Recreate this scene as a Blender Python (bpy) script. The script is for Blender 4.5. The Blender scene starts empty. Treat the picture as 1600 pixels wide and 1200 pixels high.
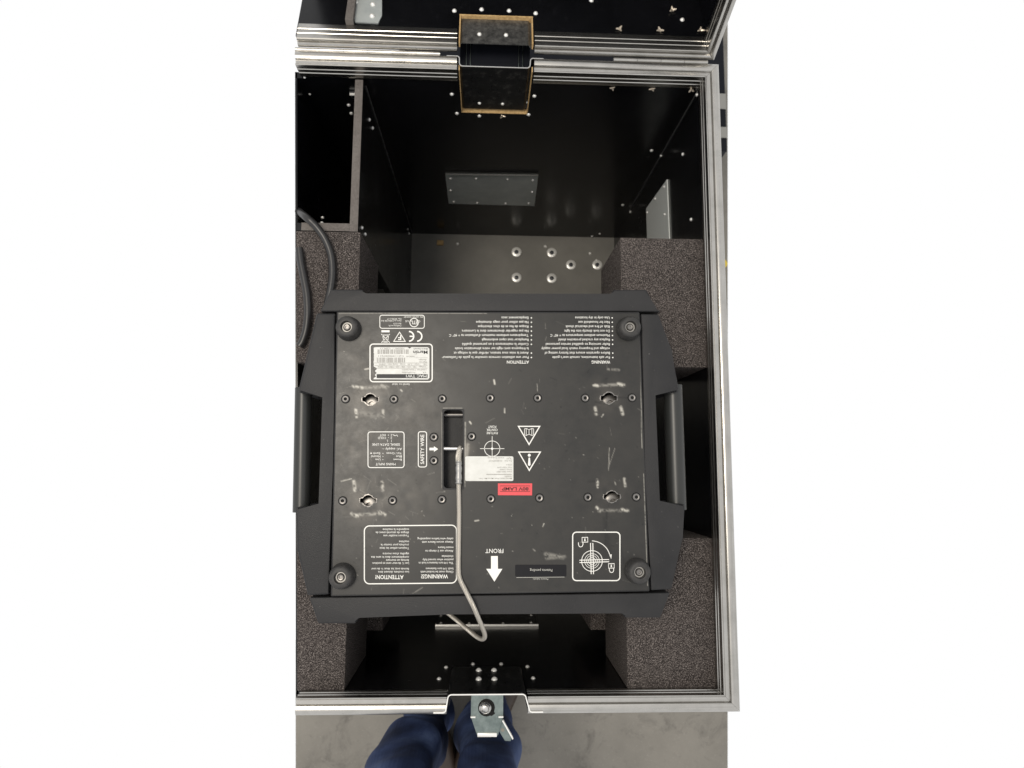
import bpy, bmesh, math, random
import numpy as np
from mathutils import Vector, Matrix

random.seed(4); rng = np.random.default_rng(7)
sc = bpy.context.scene
C = sc.collection

# ------------------------------------------------------------------ camera
F, CX, CY, HC = 1034.5, 800.0, 600.0, 0.9
ANG = (0.12069, -0.04098, 0.00673)
cam = bpy.data.cameras.new('Camera'); camo = bpy.data.objects.new('Camera', cam); C.objects.link(camo)
camo.location = (0, 0, HC); camo.rotation_euler = ANG
cam.sensor_width = 36; cam.lens = F / 1600 * 36; cam.clip_start = 0.02; cam.clip_end = 60
cam.dof.use_dof = True; cam.dof.focus_distance = 0.845; cam.dof.aperture_fstop = 8.0
sc.camera = camo

# ------------------------------------------------------------------ light: bright, even white hall
w = bpy.data.worlds.new('World'); sc.world = w; w.use_nodes = True
w.node_tree.nodes['Background'].inputs[0].default_value = (1, 1, 1, 1)
w.node_tree.nodes['Background'].inputs[1].default_value = 1.0
def area(name, loc, target, sx, sy, power, col):
    l = bpy.data.lights.new(name, 'AREA'); l.shape = 'RECTANGLE'; l.size = sx; l.size_y = sy
    l.energy = power; l.color = col
    o = bpy.data.objects.new(name, l); C.objects.link(o); o.location = loc
    o.rotation_euler = (Vector(target) - Vector(loc)).to_track_quat('-Z', 'Y').to_euler()
    return o
area('hall_lamp', (-.72, .26, 2.7), (-.15, 0.08, 0), 1.0, 0.6, 46, (1.0, 0.92, 0.80))
sc.view_settings.view_transform = 'Standard'; sc.view_settings.look = 'None'
sc.view_settings.exposure = 0; sc.view_settings.gamma = 1; sc.view_settings.use_curve_mapping = False

# ------------------------------------------------------------------ pixel of the photograph -> point on a plane of the place
R = np.array(Matrix.Rotation(ANG[2], 3, 'Z') @ Matrix.Rotation(ANG[1], 3, 'Y') @ Matrix.Rotation(ANG[0], 3, 'X'))
def ray(u, v): return R @ np.array([(u - CX) / F, -(v - CY) / F, -1.0])
def at(u, v, z):
    d = ray(u, v); t = (z - HC) / d[2]; return Vector((t * d[0], t * d[1], z))
def at_y(u, v, y):
    d = ray(u, v); t = y / d[1]; return Vector((t * d[0], y, HC + t * d[2]))
def at_x(u, v, x):
    d = ray(u, v); t = x / d[0]; return Vector((x, t * d[1], HC + t * d[2]))

# ------------------------------------------------------------------ materials
MATS = {}
def mat(name, col, rough=0.5, metal=0.0, spec=0.5, build=None):
    m = bpy.data.materials.new(name); m.use_nodes = True
    nt = m.node_tree; b = nt.nodes['Principled BSDF']
    b.inputs['Base Color'].default_value = (*col, 1); b.inputs['Roughness'].default_value = rough
    b.inputs['Metallic'].default_value = metal; b.inputs['Specular IOR Level'].default_value = spec
    if build: build(nt, b)
    MATS[name] = m; return m
def N(nt, t, **k):
    n = nt.nodes.new(t)
    for a, v in k.items():
        if a in n.inputs: n.inputs[a].default_value = v
        else: setattr(n, a, v)
    return n
def coords(nt, scale=(1, 1, 1), rot=(0, 0, 0)):
    tc = N(nt, 'ShaderNodeTexCoord'); mp = N(nt, 'ShaderNodeMapping')
    mp.inputs['Scale'].default_value = scale; mp.inputs['Rotation'].default_value = rot
    nt.links.new(tc.outputs['Object'], mp.inputs['Vector']); return mp.outputs['Vector']
def noise(nt, vec, scale, detail=4, rough=0.6, dist=0.0):
    n = N(nt, 'ShaderNodeTexNoise'); n.inputs['Scale'].default_value = scale; n.inputs['Detail'].default_value = detail
    n.inputs['Roughness'].default_value = rough; n.inputs['Distortion'].default_value = dist
    nt.links.new(vec, n.inputs['Vector']); return n.outputs['Fac']
def ramp(nt, fac, stops):
    r = N(nt, 'ShaderNodeValToRGB'); e = r.color_ramp.elements
    while len(e) < len(stops): e.new(0.5)
    for i, (p, c) in enumerate(stops):
        e[i].position = p; e[i].color = (*c, 1) if len(c) == 3 else c
    nt.links.new(fac, r.inputs['Fac']); return r.outputs['Color']
def mrange(nt, fac, a, b, c, d):
    r = N(nt, 'ShaderNodeMapRange'); r.inputs[1].default_value = a; r.inputs[2].default_value = b
    r.inputs[3].default_value = c; r.inputs[4].default_value = d; nt.links.new(fac, r.inputs[0]); return r.outputs[0]
def mix(nt, fac, a, b, mode='MIX'):
    m = N(nt, 'ShaderNodeMix', data_type='RGBA', blend_type=mode)
    for s, v in ((0, fac), (6, a), (7, b)):
        if hasattr(v, 'is_linked') or hasattr(v, 'links'): nt.links.new(v, m.inputs[s])
        elif s == 0: m.inputs[0].default_value = v
        else: m.inputs[s].default_value = (*v, 1)
    return m.outputs[2]
def bump(nt, b, h, strength=0.3, dist=0.001):
    n = N(nt, 'ShaderNodeBump'); n.inputs['Strength'].default_value = strength; n.inputs['Distance'].default_value = dist
    nt.links.new(h, n.inputs['Height']); nt.links.new(n.outputs['Normal'], b.inputs['Normal'])

def b_alu(along):
    def f(nt, b):
        s = (6, 900, 900) if along == 'x' else (900, 6, 900)
        v = coords(nt, s); n1 = noise(nt, v, 1, 5, 0.7)
        v2 = coords(nt); n2 = noise(nt, v2, 28, 5, 0.7); n3 = noise(nt, v2, 260, 3, 0.6)
        c = ramp(nt, n2, [(0.3, (0.40, 0.39, 0.365)), (0.5, (0.47, 0.455, 0.43)), (0.75, (0.53, 0.515, 0.485))])
        c = mix(nt, mrange(nt, n3, 0.66, 0.78, 0, 0.35), c, (0.25, 0.23, 0.2))
        c = mix(nt, mrange(nt, n1, .42, .68, 0, .55), c, (.27, .26, .24))
        nt.links.new(c, b.inputs['Base Color'])
        nt.links.new(mrange(nt, n1, 0.3, 0.7, 0.2, 0.34), b.inputs['Roughness'])
        bump(nt, b, n1, 0.12, 0.0004)
    return f
mat('alu_x', (.6, .6, .57), .35, 1, build=b_alu('x')); mat('alu_y', (.6, .6, .57), .35, 1, build=b_alu('y'))
def b_black(nt, b):
    v = coords(nt); n = noise(nt, v, 9, 6, 0.65); n2 = noise(nt, v, 160, 3, 0.6); n3 = noise(nt, coords(nt, (1, 1, .12)), 60, 6, .75)
    c = ramp(nt, n, [(0.35, (0.0022, 0.0023, 0.003)), (0.7, (0.0045, 0.0047, 0.006))])
    c = mix(nt, mrange(nt, n3, .58, .80, 0, .7), c, (.02, .02, .023))
    nt.links.new(c, b.inputs['Base Color'])
    nt.links.new(mrange(nt, n, 0.3, 0.7, 0.16, 0.28), b.inputs['Roughness']); bump(nt, b, n2, 0.03, 0.0003)
mat('black_panel', (.006, .006, .007), .22, 0, .28, b_black)
def b_floorpanel(nt, b):
    v = coords(nt); n = noise(nt, v, 7, 6, .6); n2 = noise(nt, v, 300, 3, .6)
    c = ramp(nt, n, [(.3, (.135, .130, .117)), (.7, (.205, .197, .177))]); c = mix(nt, mrange(nt, n2, .6, .75, 0, .25), c, (.3, .3, .27))
    nt.links.new(c, b.inputs['Base Color']); bump(nt, b, n2, .2, .0005)
mat('bottom_panel', (.14, .14, .13), .55, 0, .4, b_floorpanel)
def b_board_edge(nt, b):
    v = coords(nt); n = noise(nt, v, 420, 4, .7); n2 = noise(nt, v, 25, 4, .6)
    c = ramp(nt, n, [(.3, (.075, .066, .06)), (.7, (.155, .138, .127))]); c = mix(nt, mrange(nt, n2, .45, .75, 0, .4), c, (.19, .175, .16))
    nt.links.new(c, b.inputs['Base Color']); bump(nt, b, n, .5, .001)
mat('board_edge', (.16, .14, .13), .8, 0, .3, b_board_edge)
def b_ply(nt, b):
    v = coords(nt); n = noise(nt, v, 200, 4, .7)
    nt.links.new(ramp(nt, n, [(.25, (.30, .18, .07)), (.7, (.58, .40, .19))]), b.inputs['Base Color']); bump(nt, b, n, .6, .001)
mat('plywood_edge', (.5, .34, .16), .8, 0, .3, b_ply)
def b_foam(nt, b):
    v = coords(nt); n = noise(nt, v, 720, 3, .75); n2 = noise(nt, v, 360, 3, .7); n3 = noise(nt, v, 14, 3, .6)
    vo = N(nt, 'ShaderNodeTexVoronoi'); vo.inputs['Scale'].default_value = 520; nt.links.new(v, vo.inputs['Vector'])
    c = ramp(nt, n, [(.40, (.014, .0125, .012)), (.52, (.066, .058, .054)), (.62, (.22, .20, .187))])
    c2 = ramp(nt, n2, [(.35, (.55, .52, .52)), (.65, (1.25, 1.2, 1.18))]); c = mix(nt, .8, c, c2, 'MULTIPLY')
    c = mix(nt, mrange(nt, n3, .4, .7, 0, .25), c, (.10, .085, .08))
    nt.links.new(c, b.inputs['Base Color'])
    bump(nt, b, n, .9, .0016)
mat('foam', (.07, .06, .06), .95, 0, .15, b_foam)
def b_plate(nt, b):
    v = coords(nt); n = noise(nt, v, 11, 6, .62); n2 = noise(nt, v, 700, 3, .6); n3 = noise(nt, v, 55, 6, .7)
    at_ = N(nt, 'ShaderNodeAttribute', attribute_name='wear'); sp = N(nt, 'ShaderNodeSeparateColor'); nt.links.new(at_.outputs['Color'], sp.inputs[0])
    c = ramp(nt, n, [(.3, (.014, .014, .0138)), (.7, (.024, .023, .021))])
    c = mix(nt, mrange(nt, n3, .35, .75, 0, .5), c, (.031, .0285, .025))
    c = mix(nt, sp.outputs[2], c, (.17, .15, .125))
    c = mix(nt, sp.outputs[1], c, (.006, .006, .006))
    c = mix(nt, sp.outputs[0], c, (.62, .59, .52))
    nt.links.new(c, b.inputs['Base Color'])
    nt.links.new(mrange(nt, n3, .3, .7, .33, .45), b.inputs['Roughness']); bump(nt, b, n2, .12, .0004)
mat('plate_paint', (.04, .04, .038), .40, 0, .36, b_plate)
def b_plastic(nt, b):
    v = coords(nt); n = noise(nt, v, 900, 2, .6); n2 = noise(nt, v, 16, 5, .65); n3 = noise(nt, v, 210, 4, .75)
    c = ramp(nt, n2, [(.3, (.013, .013, .014)), (.7, (.023, .0225, .0235))])
    c = mix(nt, mrange(nt, n3, .67, .76, 0, .6), c, (.20, .19, .18))
    nt.links.new(c, b.inputs['Base Color']); nt.links.new(mrange(nt, n2, .3, .7, .40, .58), b.inputs['Roughness']); bump(nt, b, n, .45, .0008)
mat('case_plastic', (.03, .03, .032), .50, 0, .30, b_plastic)
def b_rubber(nt, b):
    v = coords(nt); n = noise(nt, v, 120, 4, .7)
    nt.links.new(ramp(nt, n, [(.3, (.018, .018, .018)), (.75, (.045, .042, .04))]), b.inputs['Base Color']); bump(nt, b, n, .15, .0006)
mat('rubber', (.025, .025, .025), .55, 0, .4, b_rubber)
mat('dark_void', (.008, .008, .008), .7, 0, .2)
mat('handle_plastic', (.022, .023, .022), .36, 0, .45)
mat('screw_black', (.20, .19, .18), .36, .8)
mat('washer_steel', (.33, .32, .30), .5, .7)
mat('steel', (.55, .54, .52), .3, 1)
def b_zinc(nt, b):
    v = coords(nt); n = noise(nt, v, 60, 5, .7); n2 = noise(nt, v, 12, 3, .6)
    nt.links.new(ramp(nt, n, [(.3, (.13, .16, .155)), (.7, (.26, .30, .285))]), b.inputs['Base Color'])
    nt.links.new(mrange(nt, n2, .3, .7, .25, .45), b.inputs['Roughness'])
mat('zinc', (.34, .38, .38), .34, 1, build=b_zinc)
def b_dark_steel(nt, b):
    v = coords(nt); n = noise(nt, v, 90, 6, .75); n2 = noise(nt, v, 500, 3, .6)
    nt.links.new(mix(nt, mrange(nt, n, .52, .7, 0, .55), (.05, .052, .056), (.3, .29, .27)), b.inputs['Base Color'])
    nt.links.new(mrange(nt, n, .3, .7, .22, .5), b.inputs['Roughness'])
mat('dish_steel', (.05, .052, .056), .3, .9, build=b_dark_steel)
def b_pl(nt, b):
    v = coords(nt); n = noise(nt, v, 30, 5, .7)
    nt.links.new(ramp(nt, n, [(.3, (.36, .39, .39)), (.7, (.48, .51, .50))]), b.inputs['Base Color'])
mat('lid_steel', (.3, .3, .29), .4, .8, build=lambda nt, b: nt.links.new(ramp(nt, noise(nt, coords(nt), 110, 6, .75), [(.4, (.10, .10, .098)), (.7, (.30, .295, .28))]), b.inputs['Base Color']))
mat('plate_grey', (.22, .24, .24), .38, .25, .5, b_pl)
mat('plate_grey_lit', (.62, .64, .62), .45, .1)  # lighter copy of plate_grey: brighter light on the right-wall plate put into its colour
mat('rivet_metal', (.80, .79, .76), .34, .35)
mat('brass_shard', (.62, .54, .44), .4, .5)
def b_print(nt, b):
    v = coords(nt); n = noise(nt, v, 420, 4, .75); n2 = noise(nt, v, 40, 4, .7)
    f = mrange(nt, n, .62, .74, 0, .5); c = mix(nt, f, (.74, .73, .69), (.10, .10, .09))
    nt.links.new(c, b.inputs['Base Color'])
mat('white_print', (.66, .65, .61), .6, 0, .3, b_print)
mat('pale_print', (.40, .39, .36), .6, 0, .3)
def b_sticker(nt, b):
    v = coords(nt); n = noise(nt, v, 50, 5, .7)
    nt.links.new(ramp(nt, n, [(.3, (.52, .52, .49)), (.7, (.64, .64, .615))]), b.inputs['Base Color'])
mat('white_sticker', (.62, .61, .55), .5, 0, .4, b_sticker)
mat('red_sticker', (.62, .065, .075), .45, 0, .4)
mat('black_sticker', (.006, .006, .008), .4, 0, .2)
mat('ink', (.02, .02, .02), .6); mat('grey_ink', (.30, .29, .27), .6); mat('dark_red_ink', (.09, .008, .008), .6)
mat('cable_rubber', (.016, .0155, .016), .36, 0, .5)
mat('wire_steel', (.46, .43, .38), .40, .6, .5)
def b_concrete(nt, b):
    v = coords(nt); n = noise(nt, v, 3.0, 7, .65); n2 = noise(nt, v, 13, 7, .72, .6); n3 = noise(nt, v, 220, 3, .6)
    c = ramp(nt, n, [(.3, (.165, .153, .132)), (.7, (.26, .242, .21))])
    c = mix(nt, mrange(nt, n2, .52, .70, 0, .75), c, (.085, .078, .068)); c = mix(nt, mrange(nt, noise(nt, v, 45, 5, .75), .60, .72, 0, .5), c, (.09, .085, .075)); c = mix(nt, mrange(nt, n3, .6, .75, 0, .2), c, (.42, .40, .36))
    nt.links.new(c, b.inputs['Base Color']); bump(nt, b, n3, .2, .001)
mat('concrete', (.26, .24, .21), .6, 0, .4, b_concrete)
def b_denim(nt, b):
    v = coords(nt); n = noise(nt, v, 7, 5, .6, .8); wv = N(nt, 'ShaderNodeTexWave'); wv.inputs['Scale'].default_value = 260
    wv.inputs['Distortion'].default_value = 2; nt.links.new(v, wv.inputs['Vector']); n3 = noise(nt, v, 380, 3, .6)
    c = ramp(nt, n, [(.34, (.008, .012, .030)), (.52, (.023, .037, .092)), (.72, (.065, .095, .19))])
    nt.links.new(c, b.inputs['Base Color']); bump(nt, b, n3, .3, .001)
mat('denim', (.03, .045, .11), .85, 0, .2, b_denim)
mat('shoe_leather', (.035, .022, .015), .5); mat('yellow_strap', (.62, .45, .03), .6)
mat('ferrule', (.34, .335, .325), .42, .6)
mat('seam_highlight_grey', (.10, .10, .098), .4, .3)
mat('band_metal', (.30, .29, .265), .5, .6)
mat('far_case_black', (.008, .009, .013), .45, 0, .12)

# ------------------------------------------------------------------ building helpers
WL = {}
def empty(name, loc, label, cat, group=None):
    o = bpy.data.objects.new(name, None); C.objects.link(o); o.location = loc; o.empty_display_size = .05
    WL[o.name] = Vector(loc); o['label'] = label; o['category'] = cat
    if group: o['group'] = group
    return o
def link(name, me, m, parent=None, loc=(0, 0, 0), rot=None, label=None):
    """mesh data given in world metres (loc moves it); parented without moving"""
    o = bpy.data.objects.new(name, me); C.objects.link(o); loc = Vector(loc)
    if m and not len(me.materials): me.materials.append(MATS[m])
    if rot is not None: o.rotation_mode = 'QUATERNION'; o.rotation_quaternion = rot
    WL[o.name] = loc
    if parent: o.parent = parent; o.location = loc - WL[parent.name]
    else: o.location = loc
    if label: o['label'] = label
    return o
def mesh(bm, smooth=None, name='m'):
    bmesh.ops.recalc_face_normals(bm, faces=bm.faces)
    me = bpy.data.meshes.new(name); bm.to_mesh(me); bm.free()
    if smooth is not None:
        me.polygons.foreach_set('use_smooth', [True] * len(me.polygons))
        me.set_sharp_from_angle(angle=math.radians(smooth))
    return me
def bm_prism(bm, poly, z0, z1, bev=0, seg=2, top=None):
    """poly in x,y; optional top polygon of the same length"""
    b2 = bmesh.new()
    lo = [b2.verts.new((p[0], p[1], z0)) for p in poly]; hi = [b2.verts.new((p[0], p[1], z1)) for p in (top or poly)]
    n = len(poly); b2.faces.new(lo[::-1]); tf = b2.faces.new(hi)
    for i in range(n): b2.faces.new((lo[i], lo[(i + 1) % n], hi[(i + 1) % n], hi[i]))
    if bev:
        es = [e for e in b2.edges if all(v in hi for v in e.verts)] + [e for e in b2.edges if (e.verts[0] in hi) != (e.verts[1] in hi)]
        bmesh.ops.bevel(b2, geom=es, offset=bev, segments=seg, profile=.6, affect='EDGES', clamp_overlap=True)
    tmp = bpy.data.meshes.new('t'); b2.to_mesh(tmp); b2.free(); bm.from_mesh(tmp); bpy.data.meshes.remove(tmp)
def prism(poly, z0, z1, bev=0, seg=2, top=None):
    bm = bmesh.new(); bm_prism(bm, poly, z0, z1, bev, seg, top); return mesh(bm, 35)
def rect(x0, x1, y0, y1): return [(x0, y0), (x1, y0), (x1, y1), (x0, y1)]
def box(x0, x1, y0, y1, z0, z1, bev=0): return prism(rect(x0, x1, y0, y1), z0, z1, bev)
def bm_hexa(bm, a, b):
    va = [bm.verts.new(p) for p in a]; vb = [bm.verts.new(p) for p in b]; n = len(a)
    bm.faces.new(va[::-1]); bm.faces.new(vb)
    for i in range(n): bm.faces.new((va[i], va[(i + 1) % n], vb[(i + 1) % n], vb[i]))
def hexa(a, b, smooth=30):
    bm = bmesh.new(); bm_hexa(bm, a, b); return mesh(bm, smooth)
def bm_lathe(bm, prof, n=20):
    rings = []
    for r, z in prof:
        if r < 1e-6: rings.append([bm.verts.new((0, 0, z))])
        else: rings.append([bm.verts.new((r * math.cos(2 * math.pi * i / n), r * math.sin(2 * math.pi * i / n), z)) for i in range(n)])
    for a, b in zip(rings, rings[1:]):
        for i in range(n):
            j = (i + 1) % n
            if len(a) == 1: bm.faces.new((a[0], b[i], b[j]))
            elif len(b) == 1: bm.faces.new((a[i], a[j], b[0]))
            else: bm.faces.new((a[i], a[j], b[j], b[i]))
def lathe(prof, n=20):
    bm = bmesh.new(); bm_lathe(bm, prof, n); return mesh(bm, 40)
def spline(pts, n=14):
    pts = [Vector(p) for p in pts]; P = [pts[0] * 2 - pts[1]] + pts + [pts[-1] * 2 - pts[-2]]; out = []
    for i in range(1, len(P) - 2):
        for k in range(n):
            t = k / n; a, b, c, d = P[i - 1], P[i], P[i + 1], P[i + 2]
            out.append(.5 * ((2 * b) + (c - a) * t + (2 * a - 5 * b + 4 * c - d) * t * t + (3 * b - a - 3 * c + d) * t ** 3))
    return out + [pts[-1]]
def frames(path):
    n = len(path); T = [(path[min(i + 1, n - 1)] - path[max(i - 1, 0)]).normalized() for i in range(n)]
    u = T[0].orthogonal().normalized(); out = []
    for i in range(n):
        u = (u - T[i] * u.dot(T[i])).normalized(); out.append((u.copy(), T[i].cross(u)))
    return out
def bm_tube(bm, path, r, n=10, fr=None, cap=True):
    fr = fr or frames(path); rings = []
    for i, p in enumerate(path):
        u, v = fr[i]; rr = r(i) if callable(r) else r
        rings.append([bm.verts.new(p + (u * math.cos(2 * math.pi * k / n) + v * math.sin(2 * math.pi * k / n)) * rr) for k in range(n)])
    for a, b in zip(rings, rings[1:]):
        for k in range(n): bm.faces.new((a[k], a[(k + 1) % n], b[(k + 1) % n], b[k]))
    if cap: bm.faces.new(rings[0][::-1]); bm.faces.new(rings[-1])
def tube(pts, r, n=12, sub=14):
    bm = bmesh.new(); bm_tube(bm, spline(pts, sub), r, n); return mesh(bm, 60)
RIVET = lathe([(0, .0027), (.0014, .0024), (.0026, .0014), (.0031, .0004), (.0033, 0.0), (.0033, -.001)], 12)
RIVET.materials.append(MATS['rivet_metal'])
def rivet(pos, normal, parent, s=1.0, name='rivet'):
    q = Vector((0, 0, 1)).rotation_difference(Vector(normal))
    o = link(name, RIVET, None, parent, pos, q); o.scale = (s, s, s); return o
SHARD = None
def make_shard():
    bm = bmesh.new()
    for k in range(3):
        a = k * 2.3 + .4; d = Vector((math.cos(a), math.sin(a), .8)).normalized(); pth = [Vector((0, 0, 0)), d * .003, d * .0045 + Vector((math.cos(a), math.sin(a), -.3)) * .0016]
        bm_tube(bm, pth, lambda i: (.0019, .0016, .0009)[i], 6)
    me = mesh(bm, 40); me.materials.append(MATS['brass_shard']); return me
SHARD = make_shard()
def shard(pos, normal, parent, s=1.0):
    q = Vector((0, 0, 1)).rotation_difference(Vector(normal)) @ Matrix.Rotation(random.random() * 6, 3, 'Z').to_quaternion()
    o = link('splayed_rivet', SHARD, None, parent, pos, q); o.scale = (s, s, s * random.uniform(.7, 1.2)); return o

# ------------------------------------------------------------------ the ground
ZF = -0.82
fl = [at(462, 1320, ZF), at(1137, 1320, ZF), at(1137, 0, ZF), Vector((-.25, 1.8, ZF)), Vector((-.25, .0, ZF)), at(462, 1000, ZF)]
bm = bmesh.new(); bm_prism(bm, [(p.x, p.y) for p in fl], ZF - .1, ZF)
g = link('concrete_floor', mesh(bm), 'concrete'); g['kind'] = 'structure'

# ------------------------------------------------------------------ flight case
YB, YF, XR, ZB = .569, -.3005, .319, -.70          # inner faces of back, front and right wall, inside bottom
LB, LF, LR = .5668, -.2982, .3168                   # inner faces of the aluminium lips
def XL(y): return -.278 + (.568 - y) * (.040 / .866)   # left end of the part of the case in the picture
case = empty('flight_case', (.03, .135, ZF), 'open black flight case with ridged aluminium edges around the upside-down fixture', 'flight case')
T = .0095; DX1_ = -.1872
# back wall with the notch for the recessed dish
NX0, NX1, NZ = -.0445, .0635, -.1215
wall_z = -.004
def wall_y(y0, y1, x0, x1, notch=None, z0=ZB - .01, z1=-.036):
    # the top 32 mm of the wall sits inside the aluminium edge
    bm = bmesh.new()
    if notch:
        a, b, c = notch
        segs = [(x0, a, z0, z1), (a, b, z0, c), (b, x1, z0, z1)]
    else: segs = [(x0, x1, z0, z1)]
    for s in segs: bm_prism(bm, rect(s[0], s[1], y0, y1), s[2], s[3])
    for a_, b_ in ((XL((y0 + y1) / 2) + .001, notch[0]), (notch[1], x1)): bm_prism(bm, rect(a_, b_, y0, y1), z1, wall_z)
    return mesh(bm)
back = link('back_wall', wall_y(YB, YB + T, XL(YB) * 1.04 + .0005, XR + T, (NX0, NX1, NZ)), 'black_panel', case)
front = link('front_wall', wall_y(YF - T, YF, XL(YF) * 1.04 + .0005, XR + T, (NX0 + .003, NX1 - .006, NZ - .002)), 'black_panel', case)
right = link('right_wall', box(XR, XR + T, YF + .0002, YB - .0002, ZB - .01, wall_z), 'black_panel', case)
def XE(y): return XL(y) * 1.04
endp = link('added_end_panel', hexa([(XE(YF), YF - T, ZB), (XE(YF) + .003, YF - T, ZB), (XE(YB) + .003, YB + T, ZB), (XE(YB), YB + T, ZB)],
            [(XE(YF), YF - T, -.036), (XE(YF) + .003, YF - T, -.036), (XE(YB) + .003, YB + T, -.036), (XE(YB), YB + T, -.036)]), 'black_panel', case)  # added panel closing the cut end, blocks side light from the inner walls
bottom = link('bottom_panel', hexa([(XE(YF), YF, ZB - .012), (XR, YF, ZB - .012), (XR, YB, ZB - .012), (XE(YB), YB, ZB - .012)],
            [(XE(YF), YF, ZB), (XR, YF, ZB), (XR, YB, ZB), (XE(YB), YB, ZB)]), 'bottom_panel', case)
# castors under the case
for cx_, cy_ in ((.12, .49), (.12, -.2), (-.2, .49), (-.2, -.2)):
    bm = bmesh.new(); bm_lathe(bm, [(0, -.015), (.045, -.015), (.05, -.01), (.05, .01), (.045, .015), (0, .015)], 24)
    bmesh.ops.rotate(bm, verts=bm.verts, cent=(0, 0, 0), matrix=Matrix.Rotation(math.pi / 2, 3, 'Y'))
    bmesh.ops.translate(bm, verts=bm.verts, vec=(cx_, cy_, ZF + .05))
    wheel = link('castor', mesh(bm, 40), 'rubber', case)
    bm = bmesh.new()
    for s in (-.021, .021): bm_prism(bm, rect(cx_ + s - .0015, cx_ + s + .0015, cy_ - .018, cy_ + .018), ZF + .04, ZB - .022)
    bm_prism(bm, rect(cx_ - .045, cx_ + .045, cy_ - .045, cy_ + .045), ZB - .022, ZB - .013)
    link('castor_fork', mesh(bm), 'zinc', wheel)
# plywood edges showing in the notch
bm = bmesh.new()
bm_prism(bm, rect(NX0, NX1, YB + .0003, YB + T - .001), NZ, NZ + .0012)
bm_prism(bm, rect(NX0, NX0 + .0014, YB + .0003, YB + T - .001), NZ + .0013, -.004)
bm_prism(bm, rect(NX1 - .0014, NX1, YB + .0003, YB + T - .001), NZ + .0013, -.004)
link('plywood_edge', mesh(bm), 'plywood_edge', case)

# extruded aluminium edge: profile t = outwards from the lip face, z
PROF = [(.0030, -.0285), (.0004, -.0285), (0, -.0275), (0, -.0200), (-.0009, -.0192), (-.0009, -.0180), (0, -.0172), (0, -.0110), (-.0009, -.0102),
        (-.0009, -.0090), (0, -.0082), (0, -.0012), (.0004, .0006), (.0016, .0014), (.0026, .0006), (.0030, -.0012), (.0085, -.0012), (.0090, .0004),
        (.0102, .0022), (.0130, .0032), (.0165, .0032), (.0195, .0024), (.0210, .0006), (.0214, -.0030), (.0214, -.0320), (.0195, -.0320), (.0195, -.0050), (.0030, -.0050)]
def rail(p0, p1, out, m0=0.0, m1=0.0, prof=PROF):
    """p0,p1 on the lip line (z=0); out = outward unit vector; m = mitre growth per unit t at each end"""
    p0, p1, out = Vector(p0), Vector(p1), Vector(out); d = (p1 - p0).normalized()
    bm = bmesh.new()
    A = [bm.verts.new(p0 + out * t + Vector((0, 0, z)) - d * t * m0) for t, z in prof]
    B = [bm.verts.new(p1 + out * t + Vector((0, 0, z)) + d * t * m1) for t, z in prof]
    n = len(prof)
    for i in range(n): bm.faces.new((A[i], A[(i + 1) % n], B[(i + 1) % n], B[i]))
    bm.faces.new(A[::-1]); bm.faces.new(B)
    return mesh(bm, 28)
sl = .046
link('frame_rail', rail((XL(LB), LB, 0), (-.047, LB, 0), (0, 1, 0), sl, 0), 'alu_x', case)
link('frame_rail', rail((.0655, LB, 0), (LR, LB, 0), (0, 1, 0), 0, 1), 'alu_x', case)
link('frame_rail', rail((LR, LB - .0003, 0), (LR, LF + .0003, 0), (1, 0, 0), 1, 1), 'alu_y', case)
link('frame_rail', rail((XL(LF), LF, 0), (-.0455, LF, 0), (0, -1, 0), -sl, 0), 'alu_x', case)
link('frame_rail', rail((.0595, LF, 0), (LR, LF, 0), (0, -1, 0), 0, 1), 'alu_x', case)

# recessed dishes: bent sheet following x-profile, hanging down from the rim
def sheet(path, z0, z1, th=.0014, zlist=None):
    """path: x,y polyline; thin bent sheet between z0 and z1 with thickness"""
    bm = bmesh.new(); n = len(path); L, Rr = [], []
    for i, p in enumerate(path):
        a = Vector(path[max(i - 1, 0)]); b = Vector(path[min(i + 1, n - 1)]); t = (b - a).normalized(); nn = Vector((-t.y, t.x)) * th / 2
        L.append(Vector(p) + nn); Rr.append(Vector(p) - nn)
    prof = L + Rr[::-1]; lo = [bm.verts.new((q.x, q.y, z0)) for q in prof]; hi = [bm.verts.new((q.x, q.y, z1)) for q in prof]
    m = len(prof)
    for i in range(m): bm.faces.new((lo[i], lo[(i + 1) % m], hi[(i + 1) % m], hi[i]))
    for i in range(n - 1):
        j = m - 1 - i
        bm.faces.new((hi[i], hi[i + 1], hi[j - 1], hi[j])); bm.faces.new((lo[i], lo[j], lo[j - 1], lo[i + 1]))
    return mesh(bm, 50)
def arc(cx, cy, r, a0, a1, n=5): return [(cx + r * math.cos(math.radians(a0 + (a1 - a0) * i / n)), cy + r * math.sin(math.radians(a0 + (a1 - a0) * i / n))) for i in range(n + 1)]
# back dish of the case
yo, yi = .5885, .5732
pth = [(-.062, yo)] + arc(-.0475, yo - .004, .004, 90, 0) + arc(-.0385, yi + .005, .005, 180, 270) + arc(.0545, yi + .005, .005, 270, 360) + arc(.0638, yo - .004, .004, 180, 90) + [(.079, yo)]
dish = link('latch_dish', sheet(pth, -.114, -.0015), 'dish_steel', case)
link('dish_edge', sheet(pth, -.0014, .0002), 'steel', dish)
link('dish_floor', box(-.042, .060, yi + .0015, yo + .001, -.1155, -.1142), 'dish_steel', dish)
for x in (-.015, .022): rivet((x, yi - .0009, -.097), (0, -1, 0), dish, .85)
kp = link('latch_keeper', box(-.044, .061, .5900, .640, -.034, -.030), 'far_case_black', case)
for x in (-.0345, -.0285, .0440, .0500): link('keeper_rib', box(x - .0005, x + .0005, .5905, .638, -.0299, -.0275), 'zinc', kp)
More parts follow.
